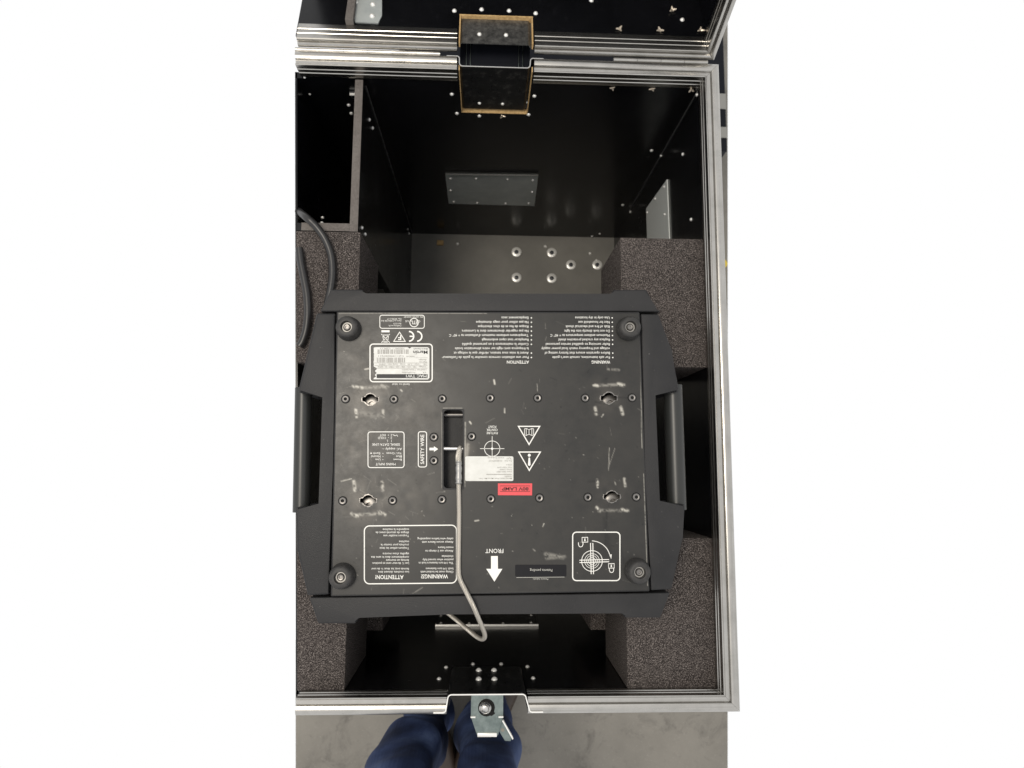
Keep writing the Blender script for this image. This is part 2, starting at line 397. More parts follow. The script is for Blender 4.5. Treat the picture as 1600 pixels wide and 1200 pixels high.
# hinge between case and lid
hy, hz = .5905, .0
x = XL(.59)
edges = [(XL(.59), -.071), (.182, .322)]
k = 0
for a, b in edges:
    n = max(1, round((b - a) / .0335))
    for i in range(n):
        x0 = a + (b - a) * i / n; x1 = a + (b - a) * (i + 1) / n - .0006
        bm = bmesh.new(); bm_tube(bm, [Vector((x0, hy, hz)), Vector((x1, hy, hz))], .0032, 10)
        yy = -.010 if k % 2 else .004
        bm_prism(bm, rect(x0, x1, hy - (.0002 if k % 2 else .0), hy + .0012), -.03 if k % 2 else -.006, -.0001)
        link('hinge_knuckle', mesh(bm, 50), 'alu_x', case); k += 1
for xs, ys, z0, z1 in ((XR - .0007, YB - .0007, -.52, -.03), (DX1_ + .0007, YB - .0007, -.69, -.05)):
    link('corner_seam_highlight', box(xs - .0006, xs + .0006, ys - .0006, ys + .0006, z0, z1), 'seam_highlight_grey', case)  # pale strips paint the edge highlight along the corner joints
# rivets and splayed rivets on the walls
for u, v in [(706, 147), (835, 150), (714, 177), (826, 179), (749, 181), (1018, 235), (973, 320)]: rivet(at_y(u, v, YB), (0, -1, 0), back)
for u, v in [(785, 181), (957, 137), (1019, 138)]: shard(at_y(u, v, YB), (0, -1, 0), back)
shard(at_y(1080, 139, YB), (0, -1, 0), back)
for u, v in [(484, 147), (476, 121)]: rivet(at_y(u, v, YB), (0, -1, 0), back, .6)
for u, v in [(852, 371), (925, 369), (937, 365), (713, 368), (660, 368)]: rivet(at_y(u, v, YB), (0, -1, 0), back, .9)
for u, v in [(1033, 243), (985, 331), (1067, 241), (1080, 343), (1089, 148), (958, 386)]: rivet(at_x(u, v, XR), (-1, 0, 0), right, .9)
for u, v in [(697, 1043), (686, 1061), (824, 1042), (833, 1060), (739, 1038), (783, 1038)]: rivet(at_y(u, v, YF), (0, 1, 0), front)
# handle backing plates
def backing(name, f, corners, rivs, nrm, th=.002, m='plate_grey'):
    q = [f(*c) for c in corners]; nrm = Vector(nrm); me = hexa(q, [p + nrm * th for p in q])
    o = link(name, me, m, case)
    for u, v in rivs: rivet(f(u, v) + nrm * th, nrm, o, .9)
    return o
bp_ = backing('handle_backing_plate', lambda u, v: at_y(u, v, YB - .0004), [(696, 272), (841, 273.5), (835, 320.5), (701, 317)],
        [(704, 277.5), (744, 277.5), (793, 278.5), (832.5, 280), (704, 296), (831.5, 298.5), (709, 313.5), (745.5, 315.5), (790, 316.5), (826, 316.5)], (0, -1, 0))
link('plate_lip', hexa([at_y(696, 271.5, YB - .003), at_y(841, 273, YB - .003), at_y(841, 275, YB - .003), at_y(696, 273.5, YB - .003)],
     [at_y(696, 271.5, YB - .0055), at_y(841, 273, YB - .0055), at_y(841, 275, YB - .0055), at_y(696, 273.5, YB - .0055)]), 'rivet_metal', bp_)
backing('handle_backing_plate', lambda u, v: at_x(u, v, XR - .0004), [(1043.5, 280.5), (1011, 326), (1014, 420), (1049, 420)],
        [(1039.5, 292), (1025.5, 310.5), (1013, 332), (1040.5, 335)], (-1, 0, 0), m='plate_grey_lit')
fp = backing('handle_backing_plate', lambda u, v: at_y(u, v, YF + .0004), [(682, 978), (840, 977), (834, 940), (688, 940)],
        [(689, 975.5), (689, 964), (733, 976), (786, 976), (830, 975), (830, 963)], (0, 1, 0))
fp.data.materials.clear(); fp.data.materials.append(MATS['dish_steel'])
link('plate_lip', box(-.088, .104, YF + .0005, YF + .0042, -.3818, -.3805), 'rivet_metal', fp)
# castor bolts in the bottom, each a washer with a bolt head
BOLT = lathe([(.0125, 0), (.0125, .002), (.0112, .0028), (.0055, .0028), (.005, .0016), (.0042, .0016), (.004, .006), (.0, .0065)], 18)
for m_ in ('rivet_metal', 'dish_steel'): BOLT.materials.append(MATS[m_])
for f in BOLT.polygons: f.material_index = 1 if math.hypot(f.center.x, f.center.y) < .0047 else 0
for u, v in [(807, 394), (862, 395), (892, 414), (933, 414), (807, 434), (862, 435)]:
    link('castor_bolt', BOLT, None, case, at(u, v, ZB))
for u, v in [(852, 385), (922, 396), (715, 381), (932, 407)]: rivet(at(u, v, ZB), (0, 0, 1), bottom, 1.2)
p = at(688, 380, ZB); link('wood_block', box(p.x - .008, p.x + .008, p.y - .006, p.y + .006, ZB, ZB + .006, .001), 'plywood_edge', case)

# dividers: black boards with bare edges, and the corner angles that hold them
DX0, DX1 = -.1985, -.1872
dv = link('divider', box(DX0, DX1, .332, YB - .0005, ZB + .001, -.0315), 'black_panel', case)
link('divider_edge', box(DX0 - .0002, DX1 + .0002, .332, LB - .001, -.0314, -.0300, .0004), 'board_edge', dv)
cd = link('cross_divider', hexa([(XE(.34) + .003, .3325, -.35), (DX0 - .0003, .3325, -.35), (DX0 - .0003, .3435, -.35), (XE(.34) + .003, .3435, -.35)],
        [(XE(.34) + .003, .3325, -.0315), (DX0 - .0003, .3325, -.0315), (DX0 - .0003, .3435, -.0315), (XE(.34) + .003, .3435, -.0315)]), 'black_panel', case)
link('divider_edge', hexa([(XL(.34), .3323, -.0314), (DX0 - .0003, .3323, -.0314), (DX0 - .0003, .3437, -.0314), (XL(.34), .3437, -.0314)],
        [(XL(.34), .3323, -.030), (DX0 - .0003, .3323, -.030), (DX0 - .0003, .3437, -.030), (XL(.34), .3437, -.030)]), 'board_edge', cd)
for u, v in [(577, 187), (582, 200), (565.5, 356), (570.5, 366), (637, 358), (639, 365)]: rivet(at_x(u, v, DX1), (1, 0, 0), dv, .9)
rivet(at_y(545, 164, YB), (0, -1, 0), back); rivet(at_y(549, 177, YB), (0, -1, 0), back)
an = link('corner_angle', box(DX0 - .016, DX0 - .0003, YB - .0022, YB - .0003, -.085, -.066), 'dish_steel', case)
link('angle_lip', box(DX0 - .016, DX0 - .0003, YB - .006, YB - .0024, -.070, -.068), 'rivet_metal', an)
for u, v in [(504, 340), (503, 348)]: rivet(at(u, v, -.10), (0, -1, 0), cd, .8)

# lid, hinged back past upright
TH = math.radians(107)
def lp(x, dy, dz):
    dz += .0065
    return Vector((x, hy + dy * math.cos(TH) + dz * math.sin(TH), hz - dy * math.sin(TH) + dz * math.cos(TH)))
LXL = -.277
LD = .16
def lbox(x0, x1, dy0, dy1, dz0, dz1): return hexa([lp(x0, dy0, dz0), lp(x1, dy0, dz0), lp(x1, dy1, dz0), lp(x0, dy1, dz0)], [lp(x0, dy0, dz1), lp(x1, dy0, dz1), lp(x1, dy1, dz1), lp(x0, dy1, dz1)])
bm = bmesh.new()
for a, b, z0 in ((LXL, NX0, .006), (NX0, NX1, .062), (NX1, .331, .006)):
    bm_hexa(bm, [lp(a, -.013, z0), lp(b, -.013, z0), lp(b, -.0035, z0), lp(a, -.0035, z0)], [lp(a, -.013, LD), lp(b, -.013, LD), lp(b, -.0035, LD), lp(a, -.0035, LD)])
bmesh.ops.remove_doubles(bm, verts=bm.verts, dist=1e-5)
lid = link('lid', mesh(bm), 'black_panel', case, label='open lid panel standing behind the hinge')
link('lid_side_wall', lbox(.319, .3285, -.40, -.0132, .006, LD), 'black_panel', lid)
link('lid_top_panel', lbox(LXL, .331, -.40, -.003, LD + .0003, LD + .01), 'black_panel', lid)
LPROF = [(t * .72, z) for t, z in PROF]
def lrail(x0, x1, mit):
    bm = bmesh.new(); n = len(LPROF)
    A = [bm.verts.new(lp(x0, -.0155 + t, -z)) for t, z in LPROF]; B = [bm.verts.new(lp(x1 + (t if mit else 0), -.0155 + t, -z)) for t, z in LPROF]
    for i in range(n): bm.faces.new((A[i], A[(i + 1) % n], B[(i + 1) % n], B[i]))
    bm.faces.new(A[::-1]); bm.faces.new(B); return mesh(bm, 28)
link('frame_rail', lrail(-.2748, -.047, False), 'alu_x', lid); link('frame_rail', lrail(.0655, .3165, True), 'alu_x', lid)
bm = bmesh.new(); n = len(LPROF)
A = [bm.verts.new(lp(.3168 + t, -.0155 + t, -z)) for t, z in LPROF]; B = [bm.verts.new(lp(.3168 + t, -.38, -z)) for t, z in LPROF]
for i in range(n): bm.faces.new((A[i], A[(i + 1) % n], B[(i + 1) % n], B[i]))
bm.faces.new(A[::-1]); bm.faces.new(B); link('frame_rail', mesh(bm, 28), 'alu_y', lid)
# lid dish: the mirrored bent sheet, tan plywood round the cut-out
def lsheet(path, z0, z1, th=.0014):
    bm = bmesh.new(); n = len(path); prof = []
    L, Rr = [], []
    for i, p in enumerate(path):
        a = Vector(path[max(i - 1, 0)]); b = Vector(path[min(i + 1, n - 1)]); t = (b - a).normalized(); nn = Vector((-t.y, t.x)) * th / 2
        L.append(Vector(p) + nn); Rr.append(Vector(p) - nn)
    prof = L + Rr[::-1]; lo = [bm.verts.new(lp(q.x, q.y, z0)) for q in prof]; hi = [bm.verts.new(lp(q.x, q.y, z1)) for q in prof]; m = len(prof)
    for i in range(m): bm.faces.new((lo[i], lo[(i + 1) % m], hi[(i + 1) % m], hi[i]))
    for i in range(n - 1):
        j = m - 1 - i; bm.faces.new((hi[i], hi[i + 1], hi[j - 1], hi[j])); bm.faces.new((lo[i], lo[j], lo[j - 1], lo[i + 1]))
    return mesh(bm, 50)
yo2, yi2 = -.001, -.0075
pth2 = [(-.062, yo2)] + arc(-.0475, yo2 - .003, .003, 90, 0, 4) + arc(-.0395, yi2 + .0035, .0035, 180, 270, 4) + arc(.0555, yi2 + .0035, .0035, 270, 360, 4) + arc(.0638, yo2 - .003, .003, 180, 90, 4) + [(.079, yo2)]
ld = link('lid_dish', lsheet(pth2, .0085, .060), 'lid_steel', lid)
up = (lp(0, -1, 0) - lp(0, 0, 0))
for x in (-.015, .024): rivet(lp(x, yi2 - .0009, .027), up, lid)
bm = bmesh.new()
for a, b, z0, z1 in ((NX0 - .0004, NX1 + .0004, .0592, .0619), (NX0, NX0 + .0019, .004, .0590), (NX1 - .0019, NX1, .004, .0590)):
    bm_hexa(bm, [lp(a, -.0134, z0), lp(b, -.0134, z0), lp(b, -.0045, z0), lp(a, -.0045, z0)], [lp(a, -.0134, z1), lp(b, -.0134, z1), lp(b, -.0045, z1), lp(a, -.0045, z1)])
link('plywood_edge', mesh(bm), 'plywood_edge', lid)
def on_lid(u, v):
    o = Vector((0, 0, HC)); d = Vector(ray(u, v)); nrm = up; p0 = lp(0, -.0130, 0); t = (p0 - o).dot(nrm) / d.dot(nrm); return o + d * t
for u, v in [(710, 17), (752.5, 15), (795.5, 17), (837, 21), (924, 1), (1066, 31)]: rivet(on_lid(u, v), up, lid, 1.1)
for u, v in [(968, 46), (1031, 48), (1094.5, 48), (1050, 17), (1108, 38)]: shard(on_lid(u, v), up, lid, 1.15)
# divider and angle plate inside the lid
q0, q1 = on_lid(547, 42), on_lid(538, -30)
x1 = q0.x + .0055; x0 = q0.x - .0055
ldv = link('lid_divider', lbox(x0, x1, -.0235, -.0133, .029, LD), 'board_edge', lid)
pl = [on_lid(555, 36), on_lid(591, 38), on_lid(597, 26), on_lid(597, -20), on_lid(551, -20)]
ap = link('lid_angle_plate', hexa(pl, [p + up * .002 for p in pl]), 'plate_grey', lid)
for u, v in [(583, 9), (582, 27), (556, 5)]: rivet(on_lid(u, v) + up * .002, up, lid, 1.25)

# front dish and the latch
yo, yi = -.3165, -.2945
pth = [(-.062, yo)] + arc(-.0500, yo + .004, .004, 270, 360) + arc(-.0390, yi - .005, .005, 180, 90) + arc(.0520, yi - .005, .005, 90, 0) + arc(.0650, yo + .004, .004, 180, 270) + [(.079, yo)]
fd = link('latch_dish', sheet(pth, -.112, .0028), 'dish_steel', case)
link('dish_edge', sheet(pth, .0029, .0046), 'rivet_metal', fd)
for xa in (NX0 + .0004, NX1 - .0086): link('dish_flange', box(xa, xa + .0022, YF + .0003, YF + .004, -.108, -.029), 'dish_steel', fd)
for u, v in [(748, 1047.5), (772, 1047.5), (748, 1061.5), (772.5, 1061.5)]: rivet(at_y(u, v, yi + .0008), (0, 1, 0), fd, 1.35)
latch = link('latch', None or prism([(-.0145, -.305), (.0285, -.305), (.0285, -.3335), (.0225, -.356), (.0215, -.3575), (-.0055, -.3575), (-.0065, -.356), (-.0145, -.3335)], -.0315, -.0295, .0003, 1), 'zinc', case)
link('latch_lip', box(-.0055, .0205, -.3585, -.3535, -.0294, -.0265, .0012), 'rivet_metal', latch)
link('latch_hole', prism(arc(.0062, -.3222, .0112, 0, 342, 19), -.0294, -.0291), 'dark_void', latch)
bm = bmesh.new(); bm_lathe(bm, [(.0080, -.0290), (.0080, -.0255), (.0068, -.0245), (.0064, -.027), (.0040, -.027), (.0038, -.0225), (.0, -.0215)], 22)
bmesh.ops.translate(bm, verts=bm.verts, vec=(.0045, -.3215, 0)); link('latch_pivot', mesh(bm, 40), 'steel', latch)
bm = bmesh.new(); bm_tube(bm, [Vector((.0045 + .0062 * math.cos(a), -.3208 + .0062 * math.sin(a), -.0232 + .0002 * i)) for i, a in enumerate(np.linspace(-2.4, 2.6, 16))], .0011, 6)
link('latch_spring', mesh(bm, 60), 'steel', latch)
for s in (-1, 1):
    xx = .007 + s * .0185
    bm = bmesh.new(); bm_prism(bm, rect(xx - .0032, xx + .0032, -.3345, -.3327), -.0296, -.0272); link('latch_notch', mesh(bm), 'rivet_metal', latch)
link('latch_bolt', prism([(.0105, -.3275), (.015, -.3255), (.0175, -.3295), (.013, -.3325), (.0105, -.3315)], -.0293, -.0278), 'dark_void', latch)
a, b = at(783, 1127, -.028), at(797, 1152, -.028)
d = (b - a).normalized(); nn = Vector((-d.y, d.x, 0))
tab = [a + nn * .003, a - nn * .006, a + d * .012 - nn * .0095, b - nn * .009 + d * .002, b + d * .006 - nn * .003, b + d * .003 + nn * .003]
bm = bmesh.new(); bm_prism(bm, [(p.x, p.y) for p in tab], -.034, -.0322, .0003, 1); wing = link('latch_wing', mesh(bm), 'zinc', latch)
q = [a + nn * .0032, a + nn * .0015, b + nn * .0015 + d * .004, b + nn * .0032 + d * .003]
link('wing_edge', hexa([(p.x, p.y, -.0321) for p in q], [(p.x, p.y, -.0265) for p in q]), 'rivet_metal', wing)
hole = (a + b) / 2 - nn * .0045
bm = bmesh.new(); bm_lathe(bm, [(0, -.0318), (.0024, -.0318), (.0024, -.0324)], 12); bmesh.ops.translate(bm, verts=bm.verts, vec=(hole.x, hole.y, 0)); link('wing_hole', mesh(bm), 'concrete', wing)

# ------------------------------------------------------------------ foam blocks
FT = -.030
def foam(poly, z0, z1, label):
    cx_ = sum(p[0] for p in poly) / len(poly); cy_ = sum(p[1] for p in poly) / len(poly)
    bm = bmesh.new(); bm_prism(bm, [(p[0] - cx_, p[1] - cy_) for p in poly], 0, z1 - z0, .002, 2)
    o = link('foam_block', mesh(bm, 40), 'foam', None, (cx_, cy_, z0)); o['label'] = label; o['category'] = 'foam block'; o['group'] = 'foam blocks packed round the fixture'
    return o
foam(rect(.1945, .3185, .140, .3315), -.19, FT, 'dark foam block at the right wall behind the fixture, under its rear right corner')
foam(rect(.196, .3185, -.2998, -.100), -.19, FT, 'dark foam block in the front right corner of the case')
foam([(XL(.140) * 1.03, .140), (-.1825, .140), (-.1825, .3315), (XL(.3315) * 1.03, .3315)], -.19, FT, 'dark foam block at rear left, with the black cables lying on it')
foam([(XL(-.2998) * 1.03, -.2998), (-.1825, -.2998), (-.1825, -.118), (XL(-.118) * 1.03, -.118)], -.19, FT, 'dark foam block in the front left corner of the case')
foam(rect(.172, .3155, -.262, -.120), -.42, -.192, 'lower foam block peeking out under the front right foam')
foam([(XL(-.26) + .001, -.262), (-.158, -.262), (-.158, -.14), (XL(-.14) + .001, -.14)], -.42, -.192, 'lower foam block peeking out under the front left foam')
foam(rect(.226, .3155, .170, .300), -.42, -.192, 'lower foam block under the rear right foam')
foam([(XL(.17) + .001, .170), (-.150, .170), (-.150, .262), (XL(.262) + .001, .262)], -.42, -.192, 'lower foam block under the rear left foam')

# ------------------------------------------------------------------ moving head fixture, base upwards
ZP = .060
fx = empty('stage_light', (.0073, .019, -.03), 'dark grey moving-head stage light lying base up on the foam', 'stage light')
def P(u, v, dz=0.0): return at(u, v, ZP + dz)
def P2(u, v, z=ZP): p = at(u, v, z); return (p.x, p.y)
# hidden body under the base: yoke and head hanging into the case
link('base_body', prism([P2(*q, .03) for q in [(522, 484), (1004, 484), (1014, 925), (514, 935)]], -.028, .034, .004), 'dark_void', fx)
yk = link('yoke', box(-.115, .13, -.05, .09, -.30, -.0285, .02), 'case_plastic', fx)
link('lamp_head', box(-.095, .11, -.075, .115, -.60, -.302, .03), 'case_plastic', fx)
# base plate with worn paint (vertex layer 'wear'), slot and quarter-turn holes cut out
PC = [np.array(P(527.6, 488)), np.array(P(998, 489)), np.array(P(1013.5, 922.5)), np.array(P(518.4, 930.4))]
NU, NV = 400, 360
s = np.linspace(0, 1, NU + 1)[None, :, None]; t = np.linspace(0, 1, NV + 1)[:, None, None]
G = PC[0] * (1 - s) * (1 - t) + PC[1] * s * (1 - t) + PC[2] * s * t + PC[3] * (1 - s) * t
V = G.reshape(-1, 3)
dcam = (V - np.array([0, 0, HC])) @ R
PU = CX + F * dcam[:, 0] / -dcam[:, 2]; PV = CY - F * dcam[:, 1] / -dcam[:, 2]
HOLES = [(578.5, 624, 0), (575, 782, 0), (951.3, 622, 1), (956, 776, 1)]
SLOT = (692.5, 724.0, 640.0, 763.5)
def vnoise(u, v, sc_, seed):
    r = np.random.default_rng(seed); g_ = r.random((256, 256)); x, y = u / sc_, v / sc_
    xi, yi = np.floor(x).astype(int), np.floor(y).astype(int); fx_, fy_ = x - xi, y - yi
    fx_, fy_ = fx_ * fx_ * (3 - 2 * fx_), fy_ * fy_ * (3 - 2 * fy_)
    q = lambda a, b: g_[(b) % 256, (a) % 256]
    return (q(xi, yi) * (1 - fx_) + q(xi + 1, yi) * fx_) * (1 - fy_) + (q(xi, yi + 1) * (1 - fx_) + q(xi + 1, yi + 1) * fx_) * fy_
W = np.zeros((len(V), 4)); W[:, 3] = 1
fine = .6 * vnoise(PU, PV, 2.0, 1) + .4 * vnoise(PU, PV, 4.5, 2); med = vnoise(PU, PV, 9, 3) * .6 + vnoise(PU, PV, 22, 4) * .4
def seg_d(x0, y0, x1, y1):
    dx, dy = x1 - x0, y1 - y0; L = dx * dx + dy * dy + 1e-9; tt = np.clip(((PU - x0) * dx + (PV - y0) * dy) / L, 0, 1)
    return np.hypot(PU - x0 - tt * dx, PV - y0 - tt * dy)
def stroke(ch, x0, y0, x1, y1, wd, amt, rag=.6):
    d_ = seg_d(x0, y0, x1, y1); m_ = np.clip(1.25 - d_ / wd, 0, 1) ** 1.3 * np.clip((fine - rag * .55) * 2.4 + .35, 0, 1) * amt * (.75 if ch == 0 else 1)
    W[:, ch] = np.maximum(W[:, ch], m_)
# bracket scuffs around the four quarter-turn holes
for (x0, y0, x1, y1, wd, am) in [(552, 604, 566, 606, 3.2, .9), (566, 606, 606, 604, 3.4, .35), (596, 602, 604, 606, 3, .5), (556, 640, 557, 651, 3, .95), (598.5, 641, 599, 651, 2.6, .7), (560, 645, 596, 650, 6, .18),
        (553, 752, 554.5, 766, 3.2, .9), (597, 753, 598, 766, 3, .75), (550, 803, 558, 806, 3.6, 1), (558, 804, 592, 803, 3.2, .45), (592, 800, 601, 804, 3.4, .95), (533, 752, 549, 748, 1.2, .7),
        (928, 601.5, 934, 602.5, 3, .95), (934, 602, 966, 601, 3, .4), (966, 600, 975, 602, 3.4, .9), (930, 637, 931.5, 647, 3, .75), (970, 636, 973, 647, 3, .8), (940, 651, 943, 647, 1.2, .9), (950, 577, 967, 578, 2.4, .35),
        (933, 750, 934.5, 761, 2.6, .9), (975.5, 748, 977, 760, 2.6, .7), (932.5, 793, 937, 799, 3, .95), (937, 797, 970, 798, 3, .3), (972, 796, 981, 798, 3, .8), (960, 752, 962, 757, 1.2, .6),
        (853, 866, 880, 871, 4, .34), (854, 872, 882, 870, 3.5, .3), (833, 858, 836, 861, 1.4, .5)]: stroke(0, x0, y0, x1, y1, wd, am)
# dusty rubbed halos
for (x, y, r_, am) in [(578, 624, 52, .5), (575, 782, 55, .55), (951, 622, 44, .22), (956, 776, 44, .16), (560, 700, 60, .3), (640, 780, 70, .25), (560, 560, 60, .2), (640, 640, 90, .18), (725, 700, 22, .5)]:
    d_ = np.hypot(PU - x, PV - y); W[:, 2] = np.maximum(W[:, 2], np.clip(1 - d_ / r_, 0, 1) ** 1.3 * am * np.clip(med * 1.9 - .35, 0, 1))
# hairline scratches, chips and dark smudges
r_ = np.random.default_rng(5)
for i in range(120):
    c = HOLES[r_.integers(0, 2)] if i < 70 else (r_.uniform(530, 1000), r_.uniform(495, 925)); x, y = c[0] + r_.normal() * 34 * (i < 70), c[1] + r_.normal() * 34 * (i < 70)
    a_ = r_.uniform(0, 3.14); L = r_.uniform(3, 16); stroke(0, x, y, x + L * math.cos(a_), y + L * math.sin(a_), r_.uniform(.55, .8), r_.uniform(.03, .16), .2)
for i in range(150):
    x, y = (r_.normal(570, 22), r_.normal(845, 26)) if i < 60 else (r_.uniform(525, 1005), r_.uniform(495, 925)); stroke(1, x, y, x + r_.normal() * 1.2, y + r_.normal() * 1.2, r_.uniform(.9, 1.8), r_.uniform(.4, .9), .1)
for i in range(110):
    x, y = r_.uniform(525, 1005), r_.uniform(492, 925); stroke(0, x, y, x + r_.normal() * .5, y + r_.normal() * .5, r_.uniform(.6, .9), r_.uniform(.08, .5), .1)
for (x0, y0, x1, y1, wd, am) in [(772, 594, 773, 600, 1.7, 1), (788.5, 638, 788.5, 645, 1.2, .9), (734, 659, 736, 662, 1.6, .95), (626, 609, 628, 611, 1.5, .8), (570, 577, 576, 576, 1.4, .9), (742, 814, 748, 813, 1.3, .8), (850, 818, 848, 823, 1, .8),
        (638, 932, 660, 918, .8, .35), (952, 700, 951, 735, .8, .5), (839, 600, 840, 611, .8, .4), (961, 700, 951, 730, .7, .3), (727, 660, 726, 760, 1.2, .55), (691, 645, 691, 762, 1.1, .4), (693, 638, 722, 638, 1.1, .5), (731, 695, 729, 712, 3.5, .35),
        (1000, 500, 1003, 700, .8, .5), (1006, 740, 1012, 915, .8, .5), (530, 489.5, 760, 489.5, .9, .4), (640, 928, 900, 925, .8, .3)]: stroke(0, x0, y0, x1, y1, wd, am, .3)
for (x0, y0, x1, y1, wd, am) in [(640, 728, 652, 719, 1.6, .6), (637, 683, 652, 676, 1.2, .5), (918, 582, 921, 577, 1.2, .8), (860, 590, 870, 594, 1, .6), (640, 595, 646, 601, 1, .9), (812, 578, 815, 580, 2.2, .6), (920, 752, 933, 752, 3, .6), (944, 810, 952, 860, 5, .5),
        (948, 800, 946, 850, 2.5, .7), (970, 850, 975, 880, 2, .5), (930, 628, 944, 631, 2, .7), (967, 621, 985, 622, 2, .6), (800, 760, 822, 775, 3, .2)]: stroke(1, x0, y0, x1, y1, wd, am, .3)
inside = np.zeros(len(V), bool)
inside |= (PU > SLOT[0]) & (PU < SLOT[1]) & (PV > SLOT[2]) & (PV < SLOT[3])
def hole_r(a):   # hole outline radius in photo pixels: circle with two side lobes
    c_, s_ = abs(math.cos(a)), abs(math.sin(a)); r0 = 8.6
    if s_ * 12.6 < 3.4 * (1.0 if c_ > .85 else 0): r0 = min(12.6, 12.6)
    elif c_ > .6: r0 = max(r0, min(12.6, 3.6 / max(s_, 1e-4)))
    return r0
for hx, hy_, kind in HOLES:
    dd = np.hypot(PU - hx, PV - hy_); an_ = np.arctan2(PV - hy_, PU - hx); near = dd < 14
    for i in np.nonzero(near)[0]:
        if dd[i] < hole_r(an_[i]) + .15: inside[i] = True
idx = np.arange((NU + 1) * (NV + 1)).reshape(NV + 1, NU + 1)
Fq = np.stack([idx[:-1, :-1], idx[1:, :-1], idx[1:, 1:], idx[:-1, 1:]], -1).reshape(-1, 4)
Fq = Fq[~inside[Fq].any(1)]
me = bpy.data.meshes.new('base_plate'); me.from_pydata(V.tolist(), [], Fq.tolist())
ca = me.color_attributes.new('wear', 'FLOAT_COLOR', 'POINT'); ca.data.foreach_set('color', W.astype(np.float32).ravel())
plate = link('base_plate', me, 'plate_paint', fx)
# raised lips at the plate edge
bm = bmesh.new()
for a, b in (((527.6, 488), (518.4, 930.4)), ((998, 489), (1013.5, 922.5)), ((527.6, 488), (998, 489)), ((518.4, 930.4), (1013.5, 922.5))):
    bm_tube(bm, [P(*a, -.0008), P(*b, -.0008)], .0011, 8)
link('plate_lip', mesh(bm, 60), 'case_plastic', plate)
# rims and insides of the openings
def ring(path_in, grow, z, h, center):
    bm = bmesh.new(); n = len(path_in); A, B, D = [], [], []
    for (u, v) in path_in:
        du, dv_ = u - center[0], v - center[1]; l_ = math.hypot(du, dv_); gg = grow * random.uniform(.55, 1.35)
        A.append(bm.verts.new(P(u, v, -.006))); B.append(bm.verts.new(P(u, v, h))); D.append(bm.verts.new(P(u + du / l_ * gg, v + dv_ / l_ * gg, .0002)))
    for i in range(n):
        j = (i + 1) % n; bm.faces.new((A[i], A[j], B[j], B[i])); bm.faces.new((B[i], B[j], D[j], D[i]))
    return mesh(bm, 60)
for hx, hy_, kind in HOLES:
    outl = [(hx + hole_r(a) * math.cos(a), hy_ + hole_r(a) * math.sin(a)) for a in np.linspace(0, 2 * math.pi, 49)[:-1]]
    link('hole_rim', ring(outl, 1.5, 0, .0003, (hx, hy_)), 'screw_black', plate)
    c = P(hx + 2, hy_ + 8, -.014)
    bm = bmesh.new(); bm_lathe(bm, [(.011, -.02), (.011, 0), (.009, .001), (.004, .001), (.0035, -.003), (0, -.003)], 18); bmesh.ops.translate(bm, verts=bm.verts, vec=c)
    link('quarter_turn_socket', mesh(bm, 40), 'screw_black', plate)
def rrect(u0, u1, v0, v1, r, n=6):
    out = []
    for cu, cv, a0 in ((u1 - r, v0 + r, -90), (u1 - r, v1 - r, 0), (u0 + r, v1 - r, 90), (u0 + r, v0 + r, 180)):
        for i in range(n + 1): a = math.radians(a0 + 90 * i / n); out.append((cu + r * math.cos(a), cv + r * math.sin(a)))
    return out
so = rrect(SLOT[0] + .6, SLOT[1] - .6, SLOT[2] + .6, SLOT[3] - .6, 6)
bm = bmesh.new(); n = len(so); lo = [bm.verts.new(P(*q, -.024)) for q in so]; hi = [bm.verts.new(P(*q, .0002)) for q in so]
outr = rrect(SLOT[0] - 1.6, SLOT[1] + 1.6, SLOT[2] - 1.6, SLOT[3] + 1.6, 3); ou = [bm.verts.new(P(*q, .0002)) for q in outr]
for i in range(n): j = (i + 1) % n; bm.faces.new((lo[i], lo[j], hi[j], hi[i])); bm.faces.new((hi[i], hi[j], ou[j], ou[i]))
bm.faces.new(lo); link('slot_pocket', mesh(bm, 40), 'case_plastic', plate)
bm = bmesh.new(); bm_tube(bm, [P(694, 648, -.018), P(723, 648, -.018)], .003, 8); link('slot_bar', mesh(bm, 60), 'screw_black', plate)
bm = bmesh.new(); bm_tube(bm, [P(692.6, 700.8, -.006), P(724, 701.2, -.006)], .0028, 12); link('safety_pin', mesh(bm, 60), 'steel', plate)
# screws
SCREW = lathe([(.0057, .0001), (.0056, .0003), (.0047, .0003), (.0045, .0004), (.0043, .0012), (.0034, .0018), (.0022, .0016), (.0020, .0006), (0, .0006)], 20)
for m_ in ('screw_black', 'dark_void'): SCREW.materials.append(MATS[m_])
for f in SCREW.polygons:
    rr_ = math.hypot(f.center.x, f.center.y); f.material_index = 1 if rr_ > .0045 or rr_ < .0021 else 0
SCR = [(540, 623.5), (615.5, 623.7), (691, 623), (766, 622), (840, 622), (914.3, 622), (987.6, 621.5), (535.5, 782.5), (613.4, 782), (690.5, 780.5), (767, 779.5), (843, 778), (918.5, 777), (994, 776.5), (678, 683), (678, 719.7), (737, 682)]
for u, v in SCR: link('screw', SCREW, None, fx, P(u, v, .0003))
